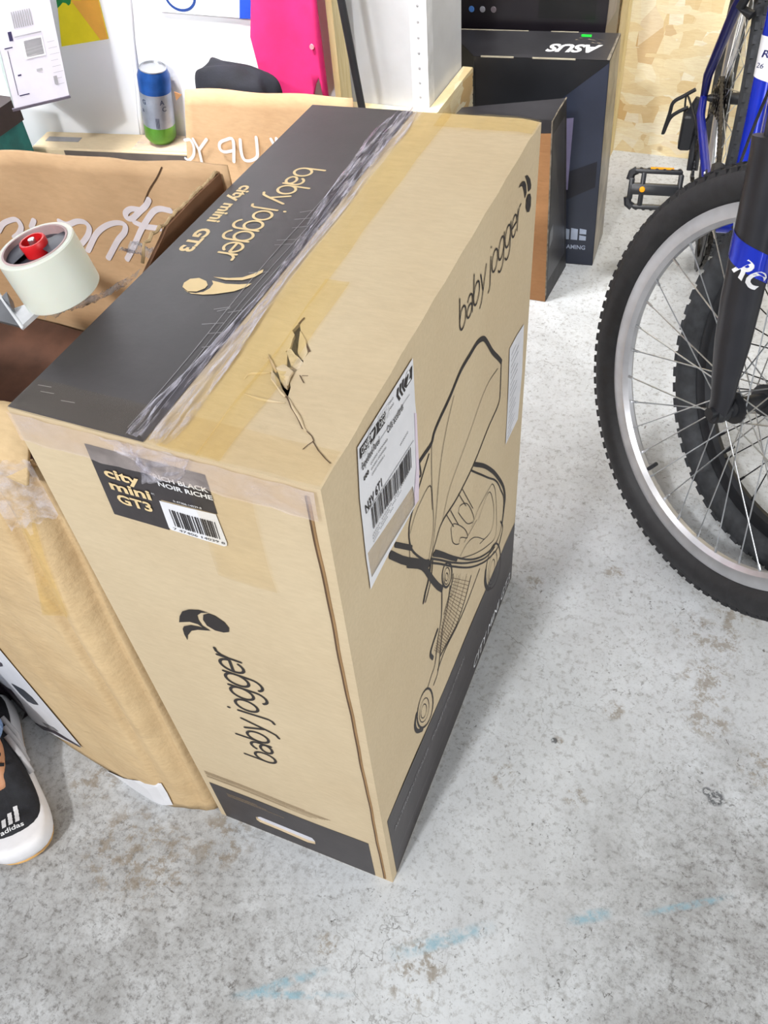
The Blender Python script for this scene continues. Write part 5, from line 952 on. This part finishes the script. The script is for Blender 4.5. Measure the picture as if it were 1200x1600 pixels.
g = G(); g.tube([BBp+axs*.035, BBp+axs*.052], .0185, 16); g.tube([BBp+axs*.044-BLf*.024-BHd*.02, BBp+axs*.044-BLf*.05-BHd*.03], .009, 10); g.box((-.035, -.012, -.03), (.022, .012, .022), fn=lambda a, b, h: BBp+axs*.075-BLf*(.046+b)-BHd*(.012+a)+Vector((0, 0, h)), bev=.004); g.box((-.05, -.002, -.028), (.03, .002, .012), fn=lambda a, b, h: BBp+axs*.062-BLf*(.064+b)-BHd*(.018+a)+Vector((0, 0, h))); fdo = g.build('front_derailleur', BLACKP, bike, smooth=True)
for q in ((.0, .010), (-.022, -.012), (.012, -.016)): G().lathe([(0, .003), (.0035, .0025), (.004, 0)], BBp+axs*.070-BLf*.068-BHd*(.018+q[0])+Vector((0, 0, q[1])), -BLf, 10).build('bolt', STEEL, fdo)
for s in (-1, 1):
    dr = B(-.004, s*.066, .340)
    g = G(); g.tube([B(.40, s*.028, .29), B(.30, s*.050, .295), B(.06, s*.070, .325), dr], [.012, .011, .0095, .008], 12, flat=.8); g.build('chain_stay', BLUE_D, bike, smooth=True)
    g = G(); g.tube([dr, B(.03, s*.069, .40), B(.16, s*.052, .58), B(.25, s*.028, .70)], [.008, .010, .012, .012], 12, flat=.8); g.build('seat_stay', NAVY, bike, smooth=True)
g = G(); g.tube([STt, STt+axs*.13], .0135, 14); g.build('seat_post', BLACKP, bike, smooth=True)
sc = STt+axs*.13
g = G(); g.grid(12, 16, lambda a, b: sc+BHd*((b-.5)*.27+.01)+BLf*((a-.5)*2*(.075*(1-b)**.8+.018))+Vector((0, 0, .035-.05*((a-.5)*2)**2*(1-b*.5)+.01*(1-b)))); g.build('saddle', BLACKP, bike, smooth='all', solid=.02)
hb = HT1+FU*.03
g = G(); g.tube([HT1, hb+FU*.02, hb-FD*.06+FU*.03], .015, 12); g.build('stem', BLACKP, bike, smooth=True)
hc = hb-FD*.06+FU*.03
g = G(); g.tube([hc+FN*t+FU*(.02 if abs(t) > .1 else 0)+FD*(.06*max(0, abs(t)-.1)) for t in (-.32, -.2, -.11, -.05, 0, .05, .11, .2, .32)], .0115, 12); g.build('handlebar', BLACKP, bike, smooth=True)
for s in (-1, 1):
    g = G(); g.tube([hc+FN*s*.2+FU*.02+FD*.006, hc+FN*s*.32+FU*.02+FD*.013], .016, 12); g.build('grip', RUBBER, bike, smooth=True)
# drivetrain
RN = -BLf
def disc(c, r, w_, teeth, name, mat, par, hole=.0):
    g = G(); N = teeth*4; rr = [r+(.0025 if (k % 4) in (1, 2) else -.0025) for k in range(N)]; hr = hole or .008; vs = []
    for hh in (-w_/2, w_/2):
        vs += [c+(BHd*math.cos(2*math.pi*k/N)+Vector((0, 0, 1))*math.sin(2*math.pi*k/N))*rr[k]+RN*hh for k in range(N)]; vs += [c+(BHd*math.cos(2*math.pi*k/N)+Vector((0, 0, 1))*math.sin(2*math.pi*k/N))*hr+RN*hh for k in range(N)]
    fs = []
    for k in range(N):
        j = (k+1) % N; fs += [(k, j, N+j, N+k), (2*N+k, 3*N+k, 3*N+j, 2*N+j), (k, 2*N+k, 2*N+j, j), (N+k, N+j, 3*N+j, 3*N+k)]
    return g.add(vs, fs).build(name, mat, par)
cs = G().lathe([(.018, .020), (.018, .046)], B(0, 0, .338), RN, 20).build('cassette', CHAINM, bike, smooth=True)
for k, r in enumerate((.052, .047, .042, .037, .032, .027, .024)): disc(B(0, 0, .338)+RN*(.022+.0042*k), r, .0018, int(r*500), 'sprocket', CHAINM, cs, .016)
disc(B(0, 0, .338)+RN*.016, .060, .0012, 16, 'spoke_guard', simple('smoked_guard_plastic', rgb(150, 152, 150), .4), cs, .02)
crk = disc(BBp+RN*.046, .088, .003, 42, 'chainring', CHAINM, bike, .03); disc(BBp+RN*.039, .070, .003, 34, 'inner_ring', CHAINM, crk, .03)
disc(BBp+RN*.054, .096, .002, 12, 'chain_guard', BLACKP, crk, .07)
pc = Vector((0.02748, 1.49940, 0.23748)); pe = pc-RN*.060
g = G(); g.tube([BBp+RN*.060, lk(BBp+RN*.066, pe, .5), pe+RN*.004], [.014, .011, .012], 12, flat=.7); g.build('crank_arm', BLACKP, bike, smooth=True)
g = G(); g.tube([pe, pc-RN*.03], .006, 10); g.build('pedal_axle', ALLOY, bike, smooth=True)
# pedal body: open frame
PU = RN; PW = BHd*.35+Vector((0, 0, -.94)); PW.normalize(); PN = PU.cross(PW)
ped = G()
def pp(a, b, h): return pc+PU*(a*1.15)+PW*(b*1.12)+PN*h
def pb(a0, b0, a1, b1, t=.010, g=None): (g or ped).box((a0, b0, -t), (a1, b1, t), fn=pp, bev=.002)
pb(-.045, -.010, .045, .010, .011); pb(-.047, -.037, .040, -.029); pb(-.047, .029, .036, .037)
pb(-.050, -.030, -.041, .030); pb(.018, -.032, .027, .032); pb(.038, -.020, .048, .020)
for s in (-1, 1): ped.tube([pp(.036, s*.034, 0), pp(.045, s*.028, 0), pp(.047, s*.016, 0)], .009, 8)
for k in range(6):
    for s in (-1, 1): pb(-.045+.014*k, s*.0375-.0015, -.038+.014*k, s*.0375+.0015, .009)
pdl = ped.build('pedal', BLACKP, bike, smooth=True)
G().box((-.030, -.0405, -.006), (.012, -.0375, .006), fn=pp).build('reflector', AMBER, pdl)
cside = 1 if PN.dot(CAM_C-pc) > 0 else -1
G().lathe([(0, .0135), (.005, .013), (.0062, .011)], pp(.022, 0, 0), PN*cside, 16).build('reflector', AMBER, pdl)
# left pedal out of sight behind
pc2 = BBp*2-pe; g = G(); g.tube([BBp-RN*.06, pc2], [.014, .012], 10); g.build('crank_arm', BLACKP, bike, smooth=True)
g = G(); g.box((-.045, -.03, -.008), (.045, .03, .008), fn=lambda a, b, h: pc2-RN*(.07)+RN*a+BHd*b+Vector((0, 0, h)), bev=.002); g.build('pedal', BLACKP, bike)
# chain: alternating plates
CR = .046; pts = []
for a in np.linspace(-100, 100, 26): pts.append(BBp+RN*CR+(BHd*math.cos(math.radians(a))+Vector((0, 0, 1))*math.sin(math.radians(a)))*.089)
top = B(0, 0, .338)+RN*.036
for t in np.linspace(.05, .95, 40): pts.append(lk(pts[25], top+Vector((0, 0, .040)), t))
for a in np.linspace(90, 235, 14): pts.append(top+(BHd*math.cos(math.radians(a))+Vector((0, 0, 1))*math.sin(math.radians(a)))*.040)
JW = B(.01, -.062, .262); JL = B(.035, -.060, .185)
pts += [lk(pts[-1], JW+BHd*-.012, t) for t in (.33, .66, 1)]; pts += [lk(JW+BHd*.012, JL-BHd*.012, t) for t in (.1, .35, .6, .9)]; e = pts[0]
pts += [lk(JL+Vector((0, 0, -.012)), e, t) for t in np.linspace(0, 1, 44)]
g = G()
for i in range(len(pts)-1):
    a, b = pts[i], pts[i+1]
    if (b-a).length < 1e-4: continue
    d_ = (b-a).normalized(); up_ = d_.cross(RN)
    w_ = .0042 if i % 2 else .0028
    g.add([a+RN*s*w_+up_*q for s in (-1, 1) for q in (-.0042, .0042)]+[b+RN*s*w_+up_*q for s in (-1, 1) for q in (-.0042, .0042)], [(0, 1, 5, 4), (2, 6, 7, 3), (1, 3, 7, 5), (0, 4, 6, 2)])
tag(g.build('chain', CHAINM, bike), kind='stuff')
rd = G(); rd.tube([B(-.004, -.072, .333), B(.0, -.085, .30), JW], [.012, .016, .012], 10); rd.box((-.022, -.018, -.05), (.020, .012, .03), fn=lambda a, b, h: B(.005+a, -.085+b, .275+h), bev=.004)
rd.tube([JW+RN*.008, JL+RN*.008], .007, 8); rd.tube([JW-RN*.006, JL-RN*.006], .005, 8); rdo = rd.build('rear_derailleur', BLACKP, bike, smooth=True)
disc(JW, .019, .005, 11, 'jockey_wheel', BLACKP, rdo, .004); disc(JL, .019, .005, 11, 'jockey_wheel', BLACKP, rdo, .004)
g = G(); L = [Vector((0.05400, 1.74000, 0.35400)), Vector((0.03100, 1.74000, 0.33700)), Vector((0.01100, 1.74000, 0.32100)), Vector((0.00700, 1.74000, 0.29400)), Vector((0.00000, 1.74000, 0.24700)), Vector((0.00900, 1.74000, 0.28300)), Vector((0.02300, 1.74000, 0.29900)), Vector((0.04500, 1.74000, 0.31300))]
g.tube(smooth_line(L, 4), .0042, 10); g.build('derailleur_guard', BLACKP, rdo, smooth=True)
g = G()
for s in (-1, 1):
    g.tube([B(.25, s*.03, .65)+Vector((0, 0, .02)), B(.22, s*.052, .60), B(.235, s*.03, .59)], .009, 10)
g.build('rear_brake', BLACKP, bike, smooth=True)
g = G(); cpts = smooth_line([lk(BBp, hd, .95)+Vector((-.03, 0, 0)), lk(BBp, hd, .5)+Vector((-.035, 0, -.01)), lk(BBp, hd, .1)+Vector((-.03, 0, -.02)), B(.36, -.03, .27), B(.1, -.07, .30), B(-.03, -.10, .33), B(0, -.10, .29)], 6); g.tube(cpts, .0025, 6); g.build('gear_cable', BLACKP, bike, smooth=True)
# second bicycle
bike2 = root('bicycle', Vector((.50, .98, 0)), 'black-rimmed mountain bike parked behind the blue bike', 'bicycle')
y2, l2 = (2.375, -.30); C2 = Vector((0.425, 0.835, 0.322))
D2 = Vector((math.cos(y2), math.sin(y2), 0)); s2_ = Vector((-math.sin(y2), math.cos(y2), 0)); U2 = Vector((0, 0, 1))*math.cos(l2)+s2_*math.sin(l2); N2 = D2.cross(U2)
wheel(C2, D2, U2, N2, .281, .331, .027, (RUBBER2, ALLOY_D, STEEL_D), bike2, 'front_wheel', knobs=72)
def FP2(s, k, bk=.25): return C2+N2*s+U2*k+D2*(k*bk)
for s in (-1, 1):
    g = G(); g.tube([FP2(s*.06, -.01, 0), FP2(s*.062, .06), FP2(s*.065, .18), FP2(s*.065, .36)], [.013, .018, .024, .026], 14); g.build('fork_leg', FORKB, bike2, smooth=True)
g = G(); g.tube([FP2(-.065, .37), FP2(-.03, .44), FP2(.03, .44), FP2(.065, .37)], .022, 12); g.build('fork_crown', FORKB, bike2, smooth=True)
H0, H1_ = FP2(0, .44), FP2(0, .60)
g = G(); g.tube([H0, H1_], .021, 14); g.build('head_tube', NAVY, bike2, smooth=True)
b2b = C2+D2*.45+Vector((.42, .26, -.05)); b2b.z = .29; s2t = b2b+Vector((.08, .10, .44)); r2 = b2b+Vector((.33, .26, .045))
for nm, a, b, r in (('down_tube', lk(H0, H1_, .2), b2b, .022), ('top_tube', lk(H0, H1_, .8), s2t, .018), ('seat_tube', b2b, s2t, .016), ('chain_stay', b2b, r2, .012), ('seat_stay', s2t, r2, .010)):
    g = G(); g.tube([a, b], r, 14); g.build(nm, NAVY, bike2, smooth=True)
hdr = (r2-b2b); hdr.z = 0; hdr.normalize()
wheel((r2[0], r2[1], .335), hdr, Vector((0, 0, 1)), hdr.cross(Vector((0, 0, 1))), .281, .331, .027, (RUBBER2, ALLOY_D, STEEL_D), bike2, 'rear_wheel', knobs=52)
hc2 = H1_+U2*.04-D2*.05
g = G(); g.tube([H1_, hc2], .015, 10); g.build('stem', BLACKP, bike2, smooth=True)
g = G(); g.tube([hc2-N2*.3, hc2, hc2+N2*.3], .0115, 10); g.build('handlebar', BLACKP, bike2, smooth=True)
g = G(); sc2 = s2t+Vector((.02, .03, .12)); g.tube([s2t, sc2], .013, 10); g.build('seat_post', BLACKP, bike2, smooth=True)
g = G(); g.grid(8, 10, lambda a, b: sc2+hdr*((.5-b)*.27)+hdr.cross(Vector((0, 0, 1)))*((a-.5)*2*(.075*(1-b)**.8+.018))+Vector((0, 0, .03-.05*((a-.5)*2)**2))); g.build('saddle', BLACKP, bike2, smooth='all', solid=.02)
# ================================================================= PERSON'S FOOT
TOE = Vector((-0.49400, -0.16900, 0.00000)); HEEL = Vector((-0.69800, 0.00400, 0.00000))
sdv = (TOE-HEEL); SL = .292; sdv.z = 0; sdv.normalize(); HL = TOE-sdv*SL; sr = Vector((sdv.y, -sdv.x, 0))
def SP(a, b, h): return HL+sdv*(a*SL)+sr*b+Vector((0, 0, h))
person = root('person', SP(.2, 0, 0), 'person in blue jeans and black and white sneaker standing at the left edge', 'person')
SKIN = simple('skin', rgb(196, 140, 104), .5, var=.06, bump=.15, bscale=200, Subsurface_Weight=.1)
outl = [(0, 0.0132, -0.0132), (.02, 0.0286, -0.0286), (.08, 0.0374, -0.0374), (.2, 0.0407, -0.0385), (.35, 0.0396, -0.0341), (.5, 0.0462, -0.0374), (.65, 0.0539, -0.0440), (.78, 0.0561, -0.0495), (.88, 0.0495, -0.0495), (.95, 0.0352, -0.0418), (.99, 0.0154, -0.0264), (1.0, 0.0000, -0.0088)]
def lerp_out(a):
    for i in range(len(outl)-1):
        if outl[i][0] <= a <= outl[i+1][0]:
            k = (a-outl[i][0])/(outl[i+1][0]-outl[i][0]); k2 = k; return outl[i][1]*(1-k2)+outl[i+1][1]*k2, outl[i][2]*(1-k2)+outl[i+1][2]*k2
    return (0, -.008)
shoe_par = person
def loft(rings, name, mat, par, closed_top=True, sub=1):
    g = G(); n = len(rings[0]); vs = [p for r in rings for p in r]; fs = [(i*n+k, i*n+(k+1) % n, (i+1)*n+(k+1) % n, (i+1)*n+k) for i in range(len(rings)-1) for k in range(n)]
    fs += [tuple(range(n-1, -1, -1))]
    if closed_top: fs.append(tuple((len(rings)-1)*n+k for k in range(n)))
    return g.add(vs, fs).build(name, mat, par, smooth='all', sub=sub)
ol = []
for a in [.0, .03, .09, .18, .28, .38, .5, .62, .74, .84, .92, .97, 1.0]: ol.append((a, lerp_out(a)[0]))
for a in [.985, .94, .87, .77, .65, .52, .4, .3, .2, .1, .04]: ol.append((a, lerp_out(a)[1]))
def ringz(h, sc, ht=0, rise=None):
    R_ = []
    for a, b in ol:
        c_ = -.001; aa = .5+(a-.5)*(1-(1-sc)*.35); hh = h+(rise(aa) if rise else 0); R_.append(SP(aa, c_+(b-c_)*sc, hh))
    return R_
toe_s = lambda a: .012*max(0, (a-.75)/.25)**2
heel_r = lambda a: .012*max(0, (.5-a)/.5)
shoe = loft([ringz(.006, .94, rise=lambda a: toe_s(a)*.8), ringz(.012, 1.0, rise=toe_s), ringz(.030, 1.04, rise=toe_s), ringz(.038, 1.0, rise=lambda a: toe_s(a)+heel_r(a)), ringz(.044, .93, rise=lambda a: toe_s(a)*1.2+heel_r(a)), ringz(.045, .80, rise=lambda a: toe_s(a)+heel_r(a))], 'shoe', simple('white_foam_sole', rgb(232, 231, 234), .5, var=.03, bump=.2), person)
shoe['label'] = 'black sneaker with thick white sole and gum outsole'
loft([ringz(.0, .92, rise=lambda a: toe_s(a)*.8), ringz(.006, .955, rise=lambda a: toe_s(a)*.8), ringz(.0075, .93, rise=lambda a: toe_s(a)*.8)], 'outsole', simple('gum_rubber', rgb(214, 168, 104), .6), shoe)
# upper
hts = lambda a: .050+.045*max(0, min(1, (.80-a)/.34))+.0*a
def upring(k, sc):
    R_ = []
    for a, b in ol:
        aa = .5+(a-.5)*(.88-(1-sc)*.42); tilt = max(0, (aa-.2))
        R_.append(SP(aa-.025, b*sc*.93, .040+(hts(aa)-.036+.006*math.sin(aa*30)*k)*k+toe_s(aa)))
    return R_
UP = simple('black_mesh_upper', rgb(26, 27, 33), .8, var=.2, scale=80, bump=.5, bscale=700)
loft([upring(0, .99), upring(.3, .985), upring(.6, .92), upring(.85, .76), upring(1, .56), upring(1.03, .3)], 'shoe_upper', UP, shoe)
g = G(); gs = []
for s in (-1, ):
    for k in range(3):
        g.tube([SP(.60-.07*k, s*(.044-.002*k), .046), SP(.52-.07*k, s*.040, .064), SP(.42-.06*k, s*.031, .086)], .0042, 8, flat=.5)
g.build('side_stripes', simple('grey_white_overlay', rgb(176, 174, 176), .6), shoe, smooth='all')
g = G()
for k in range(5): g.tube([SP(.58-.05*k, -.02, .088+.006*k), SP(.57-.05*k, 0, .100+.006*k), SP(.58-.05*k, .022, .088+.006*k)], .003, 6)
g.tube(smooth_line([SP(.4, .01, .115), SP(.42, .035, .11), SP(.38, .058, .075), SP(.33, .062, .06)], 5), .0025, 6); g.build('laces', simple('black_lace', rgb(30, 30, 34), .8), shoe, smooth='all')
# leg: one continuous tapered surface from foot to hip
LG = [(.66, .0, .058, .014, .010), (.6, .0, .066, .018, .014), (.54, .0, .076, .022, .022), (.48, .0, .088, .026, .030), (.42, .004, .118, .030, .036), (.40, .016, .15, .034, .038), (.37, .05, .24, .046, .050), (.34, .10, .34, .056, .060), (.33, .14, .42, .052, .056), (.35, .18, .50, .058, .062), (.30, .25, .65, .072, .076), (.25, .32, .80, .084, .088), (.22, .35, .86, .088, .092)]
def leg_rings(L, grow=0, n=16):
    R_ = []
    for i, (a, b, h, rx, ry) in enumerate(L):
        c_ = SP(a, b, h); nx = L[min(i+1, len(L)-1)]; pv = L[max(i-1, 0)]; t = (SP(nx[0], nx[1], nx[2])-SP(pv[0], pv[1], pv[2])).normalized(); v1 = sr; v2 = t.cross(v1).normalized()
        R_.append([c_+v1*math.cos(2*math.pi*k/n)*(rx+grow)+v2*math.sin(2*math.pi*k/n)*(ry+grow) for k in range(n)])
    return R_
loft(leg_rings(LG), 'leg', SKIN, person)
JN = M('blue_denim'); JN.col(JN.ramp(JN.noise(180, 4, .7), [(.35, rgb(84, 112, 160)), (.65, rgb(142, 168, 205))])); JN.set(.85); JN.bump(JN.noise(300, 3), .4)
g = G(); J = leg_rings([(.46, .004, .128, .046, .052), (.44, .010, .145, .052, .056), (.37, .034, .19, .049, .056), (.37, .05, .25, .060, .064), (.34, .10, .36, .066, .070), (.33, .14, .43, .066, .068), (.35, .18, .50, .070, .074), (.30, .25, .65, .084, .088), (.25, .32, .80, .096, .100), (.22, .355, .87, .10, .104)], 0, 20)
vs = [p for r in J for p in r]; g.add(vs, [(i*20+k, i*20+(k+1) % 20, (i+1)*20+(k+1) % 20, (i+1)*20+k) for i in range(len(J)-1) for k in range(20)]); g.build('jeans_leg', JN.m, person, smooth='all', solid=.004, sub=1)
# -- logo on the toe box, laid on the upper by ray casting
dg = bpy.context.evaluated_depsgraph_get(); bpy.context.view_layer.update()
upo = bpy.data.objects['shoe_upper']; g = G()
from mathutils.bvhtree import BVHTree
bv = BVHTree.FromObject(upo, dg); Lo = Vector(ORG[upo.name])
def drop(a, b):
    p = SP(a, b, .3)-Lo; h = bv.ray_cast(p, Vector((0, 0, -1))); return (h[0]+Lo+Vector((0, 0, .0012))) if h[0] else SP(a, b, .07)
a0, b0 = (0.8660, -0.0075)
for k, wd in enumerate((.007, .010, .013)):
    for q in range(4):
        s0 = b0+.017-.0095*k
        g.add([drop(a0-.018-wd/SL*2*(q)/4, s0), drop(a0-.018-wd/SL*2*(q)/4, s0-.0060), drop(a0-.018-wd/SL*2*(q+1)/4, s0-.0060-.0006), drop(a0-.018-wd/SL*2*(q+1)/4, s0-.0006)], [(0, 1, 2, 3)])
P, F = text2d('adidas', .02, 0); mx = max(p[0] for p in P)
g.add([drop(a0+.012-(p[1]*.0065)/SL, b0+.021-p[0]/mx*.033) for p in P], F)
g.build('white_logo', WHITE_INK, shoe)
